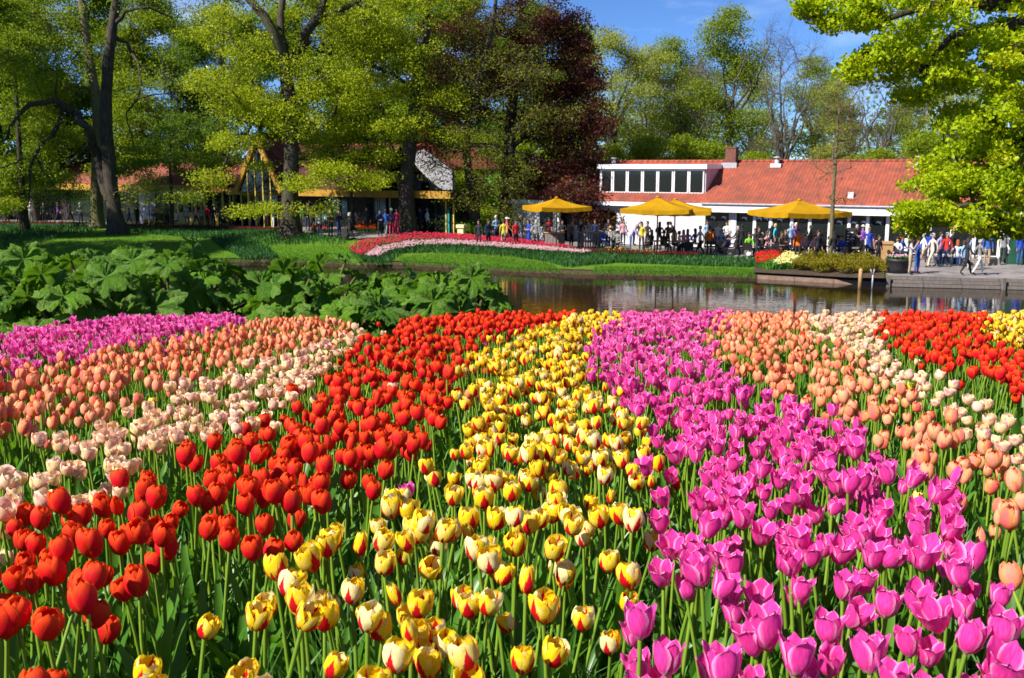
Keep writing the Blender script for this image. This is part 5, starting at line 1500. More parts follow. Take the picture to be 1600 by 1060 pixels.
# ================================================================== terrace furniture
def canvas_mat():
    m, nt = newmat('yellow_canvas')
    c = mixc(nt, maprange(nt, noise(nt, 1.5, 4, .6), .3, .7), (0.60, 0.33, 0.004), (0.50, 0.26, 0.003))
    p = nd(nt, 'ShaderNodeBsdfPrincipled', {'Base Color': c, 'Roughness': 0.8, 'Specular IOR Level': 0.2})
    bm = nd(nt, 'ShaderNodeBump', {'Strength': .6, 'Distance': .08, 'Height': noise(nt, 1.6, 5, .6, stretch=(1, 1, .4))})
    nt.links.new(bm.outputs[0], p.inputs['Normal'])
    t = nd(nt, 'ShaderNodeBsdfTranslucent', {'Color': c})
    out(nt, nd(nt, 'ShaderNodeMixShader', {0: .3, 1: p.outputs[0], 2: t.outputs[0]}).outputs[0]); return m
m_canvas = canvas_mat()
m_pole = simple('parasol_pole', (0.16, 0.11, 0.07), (0.10, 0.07, 0.05), 6, .5)
m_steel = simple('dark_steel', (0.05, 0.05, 0.055), (0.03, 0.03, 0.035), 6, .45, metal=.3)
m_wood = simple('pale_timber', (0.50, 0.30, 0.13), (0.40, 0.23, 0.09), 5, .7, .3, 30, stretch=(1, 1, 6))
m_greyw = simple('weathered_timber', (0.20, 0.17, 0.15), (0.13, 0.11, 0.10), 3, .85, .4, 20, stretch=(5, 5, 1))
m_stone = simple('stone', (0.36, 0.31, 0.26), (0.26, 0.22, 0.18), 5, .9, .4)
m_plastic = simple('black_wicker', (0.025, 0.023, 0.022), (0.012, 0.012, 0.012), 12, .6)
m_cream = simple('cream_paint', (0.75, 0.62, 0.36), (0.65, 0.52, 0.30), 4, .6)
def parasol(px, edge_py, depth, half, rot, label, rise=0.72):
    x = (px - 800) / FPX * depth
    z = float(terr(x, depth)) + .05
    ze = atdepth(px, edge_py, depth)[2] - z
    r = empty('parasol', (x, depth, z), rot, label, 'parasol', 'yellow parasols on the terrace')
    n = 10
    V = []; Fq = []
    # pyramid canopy with sagging panels: 4 panels, each a grid from apex to edge
    for k in range(4):
        a0, a1 = k * PI / 2 + PI / 4, (k + 1) * PI / 2 + PI / 4
        c0 = np.array([math.cos(a0), math.sin(a0)]) * half * math.sqrt(2); c1 = np.array([math.cos(a1), math.sin(a1)]) * half * math.sqrt(2)
        b = len(V)
        for i in range(n + 1):
            t = i / n
            for j in range(n + 1):
                u = j / n
                p = (c0 * (1 - u) + c1 * u) * t
                sag = -0.10 * math.sin(PI * u) * t * (1.2 - t * .4) - 0.10 * math.sin(PI * t)
                V.append((p[0], p[1], ze + rise * (1 - t) + sag))
        for i in range(n):
            for j in range(n):
                q = b + i * (n + 1) + j
                Fq.append((q, q + n + 1, q + n + 2, q + 1))
        # valance
        b2 = len(V)
        for j in range(n + 1):
            u = j / n
            p = (c0 * (1 - u) + c1 * u)
            sg = -0.10 * math.sin(PI * u) * .8
            V.append((p[0] * 1.001, p[1] * 1.001, ze + sg)); V.append((p[0] * 1.0, p[1] * 1.0, ze + sg - 0.24 - 0.03 * (j % 2)))
        for j in range(n):
            q = b2 + 2 * j
            Fq.append((q, q + 1, q + 3, q + 2))
    cn = MB().add(V, Fq).build('canopy', m_canvas, r, True)
    MB().lathe([(.12, ze + rise - .02), (.14, ze + rise + .02), (.06, ze + rise + .07), (0, ze + rise + .08)], 10).build('finial', m_canvas, r, True)
    MB().tube([(0, 0, 0), (0, 0, ze + rise - .05)], .042, 10).build('pole', m_pole, r, True)
    for k in range(8):
        a = k * PI / 4 + PI / 4
        l = half * (1.41 if k % 2 == 0 else 1.0)
        MB().bar((math.cos(a) * .06, math.sin(a) * .06, ze + rise - .22), (math.cos(a) * l * .97, math.sin(a) * l * .97, ze - .14), .025, .035).build('rib', m_pole, r)
    MB().box(-.42, .42, -.42, .42, 0, .09).build('base', m_stone, r)
parasol(869, 322, 62.5, 1.65, R(20), 'yellow parasol half hidden by copper beech leaves', .5)
parasol(1026, 325, 58.8, 1.95, R(-14), 'yellow parasol before the white wall, left of its pair', .62)
parasol(1053, 327, 60.8, 2.15, R(-12), 'yellow parasol before the white wall, right of its pair', .58)
parasol(1245, 330, 56.5, 2.05, R(18), 'large yellow parasol behind the sapling', .62)

def make_chair():
    r = empty('cafe_chair', (0, 0, 0), 0, 'x', 'chair', 'dark chairs on the terrace')
    MB().box(-.23, .23, -.23, .23, .42, .46).build('seat', m_plastic, r)
    b = MB().add([(-.23, .20, .46), (.23, .20, .46), (.21, .30, .88), (-.21, .30, .88), (-.23, .235, .46), (.23, .235, .46), (.21, .335, .88), (-.21, .335, .88)], [(0, 1, 2, 3), (7, 6, 5, 4), (0, 4, 5, 1), (1, 5, 6, 2), (2, 6, 7, 3), (3, 7, 4, 0)]); b.build('backrest', m_plastic, r)
    for sx in (-1, 1):
        for sy in (-1, 1):
            MB().bar((sx * .2, sy * .2, .42), (sx * .22, sy * .23, 0), .03).build('leg', m_steel, r)
        MB().bar((sx * .235, -.2, .64), (sx * .235, .26, .66), .035).build('armrest', m_plastic, r)
    return r
def make_table():
    r = empty('cafe_table', (0, 0, 0), 0, 'x', 'table', 'dark tables on the terrace')
    MB().box(-.4, .4, -.4, .4, .72, .75).build('tabletop', m_greyw, r)
    MB().tube([(0, 0, .02), (0, 0, .72)], .035, 8).build('leg', m_steel, r)
    MB().box(-.25, .25, -.04, .04, 0, .03).box(-.04, .04, -.25, .25, 0.001, .031).build('foot', m_steel, r)
    return r
def dup(root, loc, rz, label, parent=None):
    c = root.copy(); COL.objects.link(c); c.location = loc; c.rotation_euler = (0, 0, rz); c['label'] = label
    for ch in root.children:
        k = ch.copy(); COL.objects.link(k); k.parent = c
        for g_ in ch.children:
            q = g_.copy(); COL.objects.link(q); q.parent = k
    return c
def tpos(px, depth):
    x = (px - 800) / FPX * depth
    return (x, depth, float(terr(x, depth)) + .05)
ch0, tb0 = make_chair(), make_table()
first = {'c': True, 't': True}
def place(kind, px, depth, rz, label):
    src = ch0 if kind == 'c' else tb0
    if first[kind]:
        first[kind] = False
        src.location = tpos(px, depth); src.rotation_euler = (0, 0, rz); src['label'] = label
        return src
    return dup(src, tpos(px, depth), rz, label)
for k, (px, d, lab) in enumerate([(958, 63.5, 'cafe table by the straw hat sitter'), (1022, 61, 'cafe table by the yellow-green cardigan'), (1058, 60.2, 'cafe table under the paired parasols'), (1080, 59.3, 'cafe table left of the grey jumper walker'), (1128, 60.5, 'cafe table by the orange top'), (1178, 58.5, 'cafe table by the bright green top'),
                                  (1228, 57.5, 'cafe table behind the turquoise top'), (1254, 56.8, 'cafe table behind the brown jacket'), (1290, 56.5, 'cafe table behind the sapling'), (1330, 55.5, 'cafe table left of the man in blue')]):
    place('t', px, d, R(-30 + 7 * (k % 4)), 'dark ' + lab)
for k, (px, d, rz, lab) in enumerate([(944, 63.0, 200, 'under the blue striped sitter'), (966, 63.6, 60, 'beside the straw hat sitter'), (1012, 60.6, 90, 'left of the cardigan table'), (1031, 61.4, -60, 'right of the cardigan table'), (1046, 60.0, 100, 'under the paired parasols, wall side'), (1068, 59.8, -90, 'under the paired parasols, walker side'),
                                      (1075, 58.6, 170, 'with its back to the water, left of the grey jumper'), (1088, 59.6, -80, 'behind the grey jumper walker'), (1118, 60.2, 80, 'left of the orange top table'), (1140, 59.6, -100, 'under the blue shirted sitter'), (1170, 58.0, 150, 'under the green top sitter'), (1191, 58.0, -110, 'under the dark suited sitter'),
                                      (1221, 57.0, 100, 'behind the turquoise top'), (1240, 57.8, -60, 'behind the grey haired pair'), (1272, 56.4, -100, 'under the red haired sitter'), (1285, 56.0, 160, 'left of the sapling trunk'), (1308, 56.2, -90, 'right of the sapling trunk'), (1322, 54.8, 175, 'with a tall back right of the sapling'), (1341, 55.9, -80, 'beside the man in blue')]):
    place('c', px, d, R(rz), 'dark wicker cafe chair ' + lab)
# tall slatted bar table with stools at the left of the terrace
def slat_table(px, d, label):
    r = empty('bar_table', tpos(px, d), YAW, label, 'bar table', 'slatted bar tables')
    MB().box(-.75, .75, -.35, .35, 1.06, 1.12).build('tabletop', m_greyw, r)
    for k in range(9):
        x = -.68 + k * .17
        box(r, 'slat', m_greyw, x - .04, x + .04, -.33, -.29, .05, 1.06)
    for sx in (-.7, .7):
        for sy in (-.3, .3):
            MB().bar((sx, sy, 0), (sx, sy, 1.06), .07).build('leg', m_greyw, r)
slat_table(922, 63.0, 'tall slatted timber bar table left of the seated group')
slat_table(948, 64.2, 'tall slatted timber bar table behind the seated group')
# serving counter
r = empty('serving_counter', tpos(866, 63.5), YAW, 'pale timber serving counter beside the black coat', 'counter')
MB().box(-.5, .5, -.35, .35, 0, 1.05).build('body', m_greyw, r)
for k in range(5): box(r, 'plank', m_greyw, -.49 + k * .2, -.31 + k * .2, -.372, -.352, .03, 1.0)
MB().box(-.56, .56, -.42, .42, 1.051, 1.1).build('countertop', m_wood, r)
# wooden litter bin housing
r = empty('timber_bin', tpos(1381, 54.0), R(-12), 'square golden timber bin with a lid beside the flower tub', 'bin')
for k in range(4):
    box(r, 'plank', m_wood, -.40 + k * .2, -.205 + k * .2, -.40, -.37, 0.04, 1.08)
    box(r, 'plank', m_wood, .372, .402, -.40 + k * .2, -.205 + k * .2, 0.04, 1.08)
MB().box(-.37, .37, -.37, .38, 0.02, 1.07).build('body', m_wood, r)
MB().box(-.45, .45, -.45, .45, 1.081, 1.2).build('lid', m_wood, r)
# flower tub
b = onterr(1402, 428)
r = empty('flower_tub', (b[0], b[1], b[2] + .05), 0, 'black round tub of pink flowers at the quay edge', 'planter')
MB().lathe([(0, 0), (.42, 0), (.50, .2), (.515, .22), (.53, .55), (.60, .60), (.60, .70), (.52, .70), (.50, .6), (0, .6)], 24).build('tub', simple('black_tub', (0.035, 0.035, 0.04), (0.02, 0.02, 0.024), 6, .5), r, True)
rng = np.random.default_rng(81)
a = rng.random(420) * 6.28; q = np.sqrt(rng.random(420)) * .55
C = np.column_stack([np.cos(a) * q, np.sin(a) * q, .68 + rng.random(420) * .14])
V, F, vn = leaf_cards(C, .14, rng, .3); obj('foliage', npmesh('foliage', V, F, [m_daff], attrs={'rnd': np.repeat(rng.random(420) * .5 + .5, vn)}, smooth=False), r)
a = rng.random(160) * 6.28; q = np.sqrt(rng.random(160)) * .5
C = np.column_stack([np.cos(a) * q, np.sin(a) * q, .86 + rng.random(160) * .06 - q * .12])
V, F, vn = leaf_cards(C, .11, rng, .6); f = obj('flowers', npmesh('flowers', V, F, [m_fpale], attrs={'rnd': np.repeat(rng.random(160), vn)}, smooth=False), r); f['kind'] = 'stuff'
# cream pillar in the pink bed
b = onterr(721, 374)
r = empty('cream_pillar', (b[0], b[1], b[2]), R(-20), 'short cream capped pillar standing in the pink tulip band', 'pillar')
MB().box(-.22, .22, -.2, .2, 0, .78).build('shaft', m_cream, r)
MB().box(-.29, .29, -.27, .27, .781, 1.0).build('cap', m_cream, r)
# timber quay at the right
r = empty('timber_quay', (0, 0, 0), 0, 'grey timber quay edge with stepped boards at the terrace', 'quay')
qx = [(1384, 447.5), (1440, 449.2), (1500, 450.5), (1560, 452), (1620, 453.5), (1700, 456), (1800, 459)]
qp = [onz(a, b_, 0)[:2] for a, b_ in qx]
for lvl, (z0, z1, o) in enumerate([(.02, .17, -.16), (.19, .33, -.10), (.345, .49, 0.04)]):
    for k in range(len(qp) - 1):
        (xa, ya), (xb, yb) = qp[k], qp[k + 1]
        MB().bar((xa + .012, ya + o, (z0 + z1) / 2), (xb - .012, yb + o, (z0 + z1) / 2), .14, z1 - z0).build('board', m_greyw, r)
for px in (1384, 1563):
    p = onz(px, np.interp(px, [q[0] for q in qx], [q[1] for q in qx]), 0)
    MB().box(p[0] - .07, p[0] + .07, p[1] - .36, p[1] - .24, -.6, .55).build('post', m_greyw, r)
# edging board along the shrub bed
r = empty('edging_board', (0, 0, 0), 0, 'low pale timber edging along the shrub bed at the water', 'edging')
qx = [(1182, 435.3), (1240, 438.5), (1300, 442), (1345, 444.7), (1383, 447)]
qp = [onz(a, b_, 0)[:2] for a, b_ in qx]
for k in range(len(qp) - 1):
    (xa, ya), (xb, yb) = qp[k], qp[k + 1]
    MB().bar((xa + .01, ya - .2, .09), (xb - .01, yb - .2, .09), .06, .22).build('plank', simple('edging_wood', (0.26, 0.17, 0.13), (0.17, 0.11, 0.08), 4, .85) if k == 0 else bpy.data.materials['edging_wood'], r)
# posts at the water
b = onterr(1343, 440)
MB_ = MB().lathe([(.0, -.5), (.1, -.5), (.095, .55), (.06, .62), (0, .63)], 9)
tag(MB_.build('wooden_post', m_wood, None, True, (b[0], b[1] - .1, b[2])), 'short round wooden post in front of the shrubs', 'post')
b = onterr(1362, 441)
tag(MB().tube([(0, 0, -.4), (0, 0, .35)], .035, 7).tube([(0, 0, .33), (-.13, 0, .62)], .022, 6).tube([(0, 0, .33), (.06, 0, .62)], .022, 6).build('forked_stake', m_lead, None, True, (b[0], b[1] - .1, b[2])), 'thin forked metal stake beside the wooden post', 'stake')
# garden spotlight
b = onterr(1170, 408)
r = empty('garden_lamp', (b[0], b[1], b[2] + .05), 0, 'small white hooded lamp at the terrace edge by the scarlet tulips', 'lamp')
MB().tube([(0, 0, 0), (0, 0, .22)], .04, 8).build('stem', m_steel, r, True)
MB().lathe([(.0, .22), (.12, .22), (.16, .3), (.13, .42), (0, .47)], 12).build('hood', m_wpaint, r, True)
# slatted stone bench and dark bench at the right
b = onterr(1532, 415)
r = empty('stone_bench', (b[0], b[1], b[2] + .05), R(-8), 'low layered stone bench under the oak', 'bench')
for k in range(3): MB().box(-.95 + .03 * k, .95 - .03 * k, -.3 + .02 * k, .3 - .02 * k, .12 * k + .001, .12 * (k + 1) - .012).build('slab', m_stone, r)
b = onterr(1487, 414)
r = empty('dark_bench', (b[0], b[1], b[2] + .05), R(-8), 'dark box bench with a pale seat under the oak', 'bench')
MB().box(-.85, .85, -.28, .28, 0, .40).build('body', m_plastic, r)
MB().box(-.92, .92, -.33, .33, .401, .46).build('seat', m_stone, r)
# green shed wall at the right edge
p = tpos(1612, 53.5)
r = empty('green_kiosk', p, R(-10), 'green painted kiosk at the right picture edge', 'kiosk')
for k in range(8): box(r, 'board', simple('green_paint', (0.02, 0.10, 0.06), (0.015, 0.07, 0.045), 4, .5) if k == 0 else bpy.data.materials['green_paint'], -1.1 + k * .28, -.83 + k * .28, -.02, .02, 0, 2.3)
MB().box(-1.1, 1.14, .021, 1.5, 0, 2.29).build('body', bpy.data.materials['green_paint'], r)
MB().box(-1.3, 1.3, -.3, 1.7, 2.301, 2.42).build('roof', m_dark, r)
# wheeled things
def wheel(r, name, x, y, z, rad, w=.03):
    a = np.linspace(0, 2 * PI, 21)
    o = MB().tube([(x, y + math.cos(t) * rad, z + math.sin(t) * rad) for t in a], w, 6, False)
    wo_ = o.build(name, m_plastic, r, True)
    s = MB()
    for k in range(6):
        t = k * PI / 6; s.bar((x, y + math.cos(t) * rad, z + math.sin(t) * rad), (x, y - math.cos(t) * rad, z - math.sin(t) * rad), .012)
    s.build('spokes', m_lead, wo_)
def pushchair(loc, rz, label):
    r = empty('pushchair', loc, rz, label, 'pushchair')
    for sx in (-.25, .25):
        for y in (-.35, .35): wheel(r, 'wheel', sx, y, .15, .13)
        MB().bar((sx, -.35, .15), (sx, .25, .75), .03).bar((sx, .35, .15), (sx, -.1, .5), .03).bar((sx, .2, .7), (sx, .55, 1.02), .03).build('frame', m_steel, r)
    MB().bar((-.25, .55, 1.02), (.25, .55, 1.02), .035).build('handle', m_plastic, r)
    MB().add([(-.22, -.25, .42), (.22, -.25, .42), (.22, .2, .40), (-.22, .2, .40), (-.22, .36, .85), (.22, .36, .85), (-.22, -.28, .36), (.22, -.28, .36), (.22, .26, .34), (-.22, .26, .34), (-.22, .42, .85), (.22, .42, .85)], [(0, 1, 2, 3), (3, 2, 5, 4), (7, 6, 9, 8), (8, 9, 10, 11), (0, 6, 7, 1), (4, 5, 11, 10), (1, 7, 8, 2), (2, 8, 11, 5), (0, 3, 9, 6), (3, 4, 10, 9)]).build('seat', simple('dark_cloth', (0.02, 0.022, 0.03)) if 'dark_cloth' not in bpy.data.materials else bpy.data.materials['dark_cloth'], r)
    V, F = [], []
    for i in range(7):
        t = R(15 + i * 20)
        for j in range(5):
            V.append((-.23 + j * .115, .32 - math.sin(t) * .42, .82 + .0 - math.cos(t) * .36 + .06 * math.sin(PI * j / 4)))
    for i in range(6):
        for j in range(4): F.append((i * 5 + j, i * 5 + j + 1, i * 5 + j + 6, i * 5 + j + 5))
    MB().add(V, F).build('hood', bpy.data.materials['dark_cloth'], r, True)
b = onterr(1129, 401); pushchair((b[0], b[1], b[2] + .05), R(95), 'black pushchair pushed across the terrace by a dark jacket')
b = onterr(355, 357); pushchair((b[0], b[1], b[2] + .05), R(70), 'black pushchair on the path before the yellow windows')
b = onterr(1576, 411)
r = empty('wheelchair', (b[0], b[1], b[2] + .05), R(60), 'wheelchair with a white-haired sitter at the right', 'wheelchair')
for sx in (-.3, .3):
    wheel(r, 'wheel', sx, .1, .3, .29)
    wheel(r, 'castor', sx * .9, -.4, .1, .09, .02)
    MB().bar((sx * .9, .25, .3), (sx * .9, .32, .95), .03).bar((sx * .9, .25, .5), (sx * .9, -.3, .5), .03).bar((sx * .9, -.3, .5), (sx * .9, -.45, .12), .03).bar((sx * .9, .2, .72), (sx * .9, -.2, .72), .04).build('frame', m_steel, r)
MB().box(-.26, .26, -.3, .22, .48, .53).build('seat', m_plastic, r)
MB().box(-.26, .26, .23, .27, .55, .95).build('backrest', m_plastic, r)
b = onterr(540, 375.5)
r = empty('suitcase', (b[0], b[1], b[2] + .05), R(-30), 'dark trolley suitcase pulled along the path', 'suitcase')
MB().box(-.22, .22, -.13, .13, .06, .70).build('body', m_plastic, r)
MB().bar((-.12, .1, .7), (-.12, .1, 1.0), .02).bar((.12, .1, .7), (.12, .1, 1.0), .02).bar((-.13, .1, 1.0), (.13, .1, 1.0), .03).build('handle', m_steel, r)
# menu board
b = tpos(1328, 57.2)
r = empty('menu_board', b, YAW, 'dark standing menu board with white lines by the windows', 'sign')
MB().box(-.32, .32, -.03, .03, .35, 1.75).build('panel', m_plastic, r)
MB().bar((-.3, 0, 0), (-.3, 0, .35), .04).bar((.3, 0, 0), (.3, 0, .35), .04).build('stand', m_steel, r)
for k in range(6): box(r, 'line', m_bird, -.22 + .03 * (k % 2), .22 - .05 * (k % 3), -.036, -.031, .6 + k * .17, .66 + k * .17)

# ================================================================== people
SK = {}
def person_joints(pose):
    J = {
        'hip': (0, 0, .95, .145, .105), 'waist': (0, 0, 1.10, .13, .095), 'chest': (0, 0, 1.32, .165, .11), 'collar': (0, .01, 1.46, .085, .07), 'neck': (0, .0, 1.53, .055, .055),
        'jaw': (0, -.025, 1.60, .068, .078), 'head': (0, -.01, 1.68, .078, .095), 'crown': (0, .0, 1.755, .05, .06), 'nose': (0, -.118, 1.655, .013, .016),
        'earl': (.085, .0, 1.655, .012, .022), 'earr': (-.085, .0, 1.655, .012, .022),
    }
    for s, k in ((1, 'l'), (-1, 'r')):
        J['sh' + k] = (s * .185, 0, 1.41, .062, .062); J['el' + k] = (s * .235, .03, 1.14, .046, .046); J['wr' + k] = (s * .245, -.05, .91, .032, .028); J['pa' + k] = (s * .245, -.065, .84, .022, .038)
        J['hj' + k] = (s * .095, 0, .88, .092, .092); J['kn' + k] = (s * .105, -.01, .50, .062, .062); J['an' + k] = (s * .105, .03, .10, .042, .045); J['to' + k] = (s * .12, -.14, .045, .04, .035)
    def arm(k, el, wr, pa):
        J['el' + k] = el + (.046, .046); J['wr' + k] = wr + (.032, .028); J['pa' + k] = pa + (.024, .036)
    if pose == 'walk':
        for k, dy in (('l', -1), ('r', 1)):
            x, y, z, a, b = J['kn' + k]; J['kn' + k] = (x, y + .16 * dy - .03, z + .01, a, b)
            x, y, z, a, b = J['an' + k]; J['an' + k] = (x, y + .30 * dy, z + (.06 if dy > 0 else 0), a, b)
            x, y, z, a, b = J['to' + k]; J['to' + k] = (x, y + .30 * dy, z + (.0 if dy > 0 else .02), a, b)
        arm('l', (.23, .14, 1.16), (.24, .12, .93), (.24, .10, .86)); arm('r', (-.23, -.10, 1.15), (-.22, -.24, .98), (-.22, -.29, .93))
    elif pose == 'photo':
        arm('l', (.25, -.14, 1.24), (.10, -.28, 1.50), (.075, -.30, 1.57)); arm('r', (-.25, -.14, 1.24), (-.10, -.28, 1.50), (-.075, -.30, 1.57))
    elif pose == 'front':
        arm('l', (.25, .0, 1.15), (.10, -.22, 1.10), (.04, -.25, 1.11)); arm('r', (-.25, .0, 1.15), (-.10, -.22, 1.08), (-.04, -.25, 1.09))
    elif pose == 'point':
        arm('r', (-.40, -.10, 1.30), (-.62, -.16, 1.30), (-.69, -.17, 1.30))
    elif pose == 'push':
        arm('l', (.24, -.12, 1.18), (.22, -.38, 1.06), (.21, -.45, 1.05)); arm('r', (-.24, -.12, 1.18), (-.22, -.38, 1.06), (-.21, -.45, 1.05))
        for k, dy in (('l', -1), ('r', 1)):
            x, y, z, a, b = J['kn' + k]; J['kn' + k] = (x, y + .12 * dy, z, a, b)
            x, y, z, a, b = J['an' + k]; J['an' + k] = (x, y + .25 * dy, z + (.04 if dy > 0 else 0), a, b)
            x, y, z, a, b = J['to' + k]; J['to' + k] = (x, y + .25 * dy, z, a, b)
    elif pose == 'lean':
        for j in list(J):
            if j[:2] in ('hj', 'kn', 'an', 'to') or j == 'hip': continue
            x, y, z, a, b = J[j]; t = R(32); dz = z - .95; J[j] = (x, y * math.cos(t) - dz * math.sin(t), .95 + dz * math.cos(t) + y * math.sin(t), a, b)
        arm('l', (.24, -.36, 1.06), (.2, -.52, .92), (.19, -.57, .88)); arm('r', (-.24, -.36, 1.06), (-.2, -.52, .92), (-.19, -.57, .88))
    elif pose == 'sit':
        for j in list(J):
            x, y, z, a, b = J[j]
            if j[:2] in ('hj',): J[j] = (x, y, .50, a, b)
            elif j[:2] == 'kn': J[j] = (x * 1.15, -.42, .50, a, b)
            elif j[:2] == 'an': J[j] = (x * 1.15, -.40, .10, a, b)
            elif j[:2] == 'to': J[j] = (x * 1.15, -.57, .045, a, b)
            else: J[j] = (x, y + .02, z - .39, a, b)
        arm('l', (.25, -.05, .80), (.16, -.28, .70), (.13, -.34, .72)); arm('r', (-.25, -.05, .80), (-.16, -.28, .70), (-.13, -.34, .72))
    # five unequal, slightly curled fingers on each palm
    for s, k in ((1, 'l'), (-1, 'r')):
        w = np.array(J['wr' + k][:3]); p = np.array(J['pa' + k][:3]); d = p - w; d /= np.linalg.norm(d)
        side = np.cross(d, [s, 0.2, 0]); side /= np.linalg.norm(side) + 1e-6
        inn = np.cross(side, d)
        for f, (o, L) in enumerate(((-.030, .062), (-.011, .078), (.010, .083), (.030, .074))):
            a = p + side * o + d * .03; b = a + d * L * .55 + inn * .006; c = b + d * L * .4 + inn * .022
            J['f%d%s0' % (f, k)] = tuple(b) + (.0085, .0085); J['f%d%s1' % (f, k)] = tuple(c) + (.0072, .0072)
        t0 = w + d * .035 - side * .045 + inn * .01; J['th%s0' % k] = tuple(t0) + (.010, .010); J['th%s1' % k] = tuple(t0 + d * .04 - side * .012) + (.0085, .0085)
    return J
BONES = [('hip', 'waist', 1), ('waist', 'chest', 1), ('chest', 'collar', 1), ('collar', 'neck', 0), ('neck', 'jaw', 0), ('jaw', 'head', 0), ('head', 'crown', 0), ('head', 'nose', 0), ('head', 'earl', 0), ('head', 'earr', 0)]
for k in 'lr':
    BONES += [('chest', 'sh' + k, 1), ('sh' + k, 'el' + k, 1), ('el' + k, 'wr' + k, 2), ('wr' + k, 'pa' + k, 0), ('hip', 'hj' + k, 3), ('hj' + k, 'kn' + k, 3), ('kn' + k, 'an' + k, 3), ('an' + k, 'to' + k, 4)]
    for f in range(4): BONES += [('pa' + k, 'f%d%s0' % (f, k), 0), ('f%d%s0' % (f, k), 'f%d%s1' % (f, k), 0)]
    BONES += [('wr' + k, 'th%s0' % k, 0), ('th%s0' % k, 'th%s1' % k, 0)]
def person_mesh(pose):
    J = person_joints(pose)
    names = list(J); idx = {n: i for i, n in enumerate(names)}
    me = bpy.data.meshes.new('skeleton')
    me.from_pydata([J[n][:3] for n in names], [(idx[a], idx[b]) for a, b, m in BONES], [])
    o = bpy.data.objects.new('skeleton', me); COL.objects.link(o)
    md = o.modifiers.new('skin', 'SKIN'); md.use_smooth_shade = True; md.branch_smoothing = 0.6
    sv = me.skin_vertices[0].data
    for n in names:
        sv[idx[n]].radius = (J[n][3], J[n][4]); sv[idx[n]].use_root = (n == 'hip')
    ss = o.modifiers.new('sub', 'SUBSURF'); ss.levels = 1; ss.render_levels = 1
    dg = bpy.context.evaluated_depsgraph_get()
    nm = bpy.data.meshes.new_from_object(o.evaluated_get(dg))
    bpy.data.objects.remove(o)
    nf = len(nm.polygons)
    C = np.zeros(nf * 3); nm.polygons.foreach_get('center', C); C = C.reshape(-1, 3)
    best = np.full(nf, 1e9); mi = np.zeros(nf, int)
    for a, b, m in BONES:
        A = np.array(J[a][:3]); Bv = np.array(J[b][:3]); d = Bv - A
        t = np.clip(((C - A) @ d) / (d @ d), 0, 1)
        dist = np.linalg.norm(C - (A + t[:, None] * d), axis=1) - (J[a][3] * (1 - t) + J[b][3] * t)
        k = dist < best; best[k] = dist[k]; mi[k] = m
    if pose == 'sit': pass
    nm.polygons.foreach_set('material_index', mi.astype(np.int32))
    nm.polygons.foreach_set('use_smooth', np.ones(nf, bool))
    nm.name = 'person_' + pose
    for _ in range(5): nm.materials.append(None)
    return nm, np.array(J['head'][:3]), J
CMAT = {}
CLOTH = dict(skin=(.48, .27, .18), black=(.012, .012, .014), dark=(.025, .024, .03), navy=(.015, .022, .075), blue=(.03, .10, .42), royal=(.02, .06, .50), sky=(.28, .46, .70), teal=(.02, .42, .50), white=(.78, .77, .76), cream=(.66, .58, .44),
             grey=(.22, .22, .23), lgrey=(.50, .50, .50), brown=(.12, .075, .05), tan=(.45, .34, .22), red=(.60, .02, .02), pink=(.75, .06, .14), rose=(.70, .35, .38), orange=(.80, .16, .015), yellow=(.62, .55, .04), lime=(.22, .68, .02), green=(.04, .20, .06), purple=(.22, .07, .36), lilac=(.42, .34, .62),
             jeans=(.05, .12, .32), djeans=(.02, .04, .12), h_grey=(.45, .44, .42), h_white=(.72, .70, .68), h_brown=(.06, .035, .02), h_black=(.012, .010, .010), h_blond=(.50, .34, .14), h_red=(.35, .10, .03), straw=(.62, .38, .12), turq=(.02, .55, .65))
def cm(n):
    if n not in CMAT:
        c = CLOTH[n]; CMAT[n] = simple('cloth_' + n, c, tuple(x * .75 for x in c), 7, .85 if n != 'skin' else .6, .2, 40)
    return CMAT[n]
POSES = {p: person_mesh(p) for p in ('stand', 'walk', 'photo', 'front', 'point', 'push', 'lean', 'sit')}
def hair_mesh(style):
    n, m = 14, 8
    V = []; F = []
    drop = {'short': .10, 'long': .24, 'bald': .06, 'cap': .02, 'hat': .03}[style]
    for i in range(m + 1):
        t = i / m * R(88)
        for k in range(n):
            a = 2 * PI * k / n
            front = max(0, -math.sin(a))
            rx, ry, rz = (.090, .108, .118) if style != 'cap' else (.097, .116, .12)
            z = .012 + math.cos(t) * rz
            if i == m: z = .012 + (-drop * (1 - front) if front < .75 else .045) + (.04 * front if style in ('short', 'long', 'bald') else 0)
            V.append((math.sin(t) * rx * math.cos(a), math.sin(t) * ry * math.sin(a) + .012, z))
    for i in range(m):
        for k in range(n):
            F.append((i * n + k, (i + 1) * n + k, (i + 1) * n + (k + 1) % n, i * n + (k + 1) % n))
    if style in ('hat', 'cap'):
        b = len(V)
        for k in range(n):
            a = 2 * PI * k / n
            e = .20 if style == 'hat' else (.10 + .11 * max(0, -math.sin(a)) ** 2)
            V.append((math.cos(a) * e, math.sin(a) * e * 1.1, .03)); 
        for k in range(n):
            F.append((m * n + k, b + k, b + (k + 1) % n, m * n + (k + 1) % n))
    me = bpy.data.meshes.new('hair_' + style)
    me.from_pydata(V, [], F)
    for p in me.polygons: p.use_smooth = True
    me.materials.append(None)
    return me
HAIR = {s: hair_mesh(s) for s in ('short', 'long', 'cap', 'hat')}
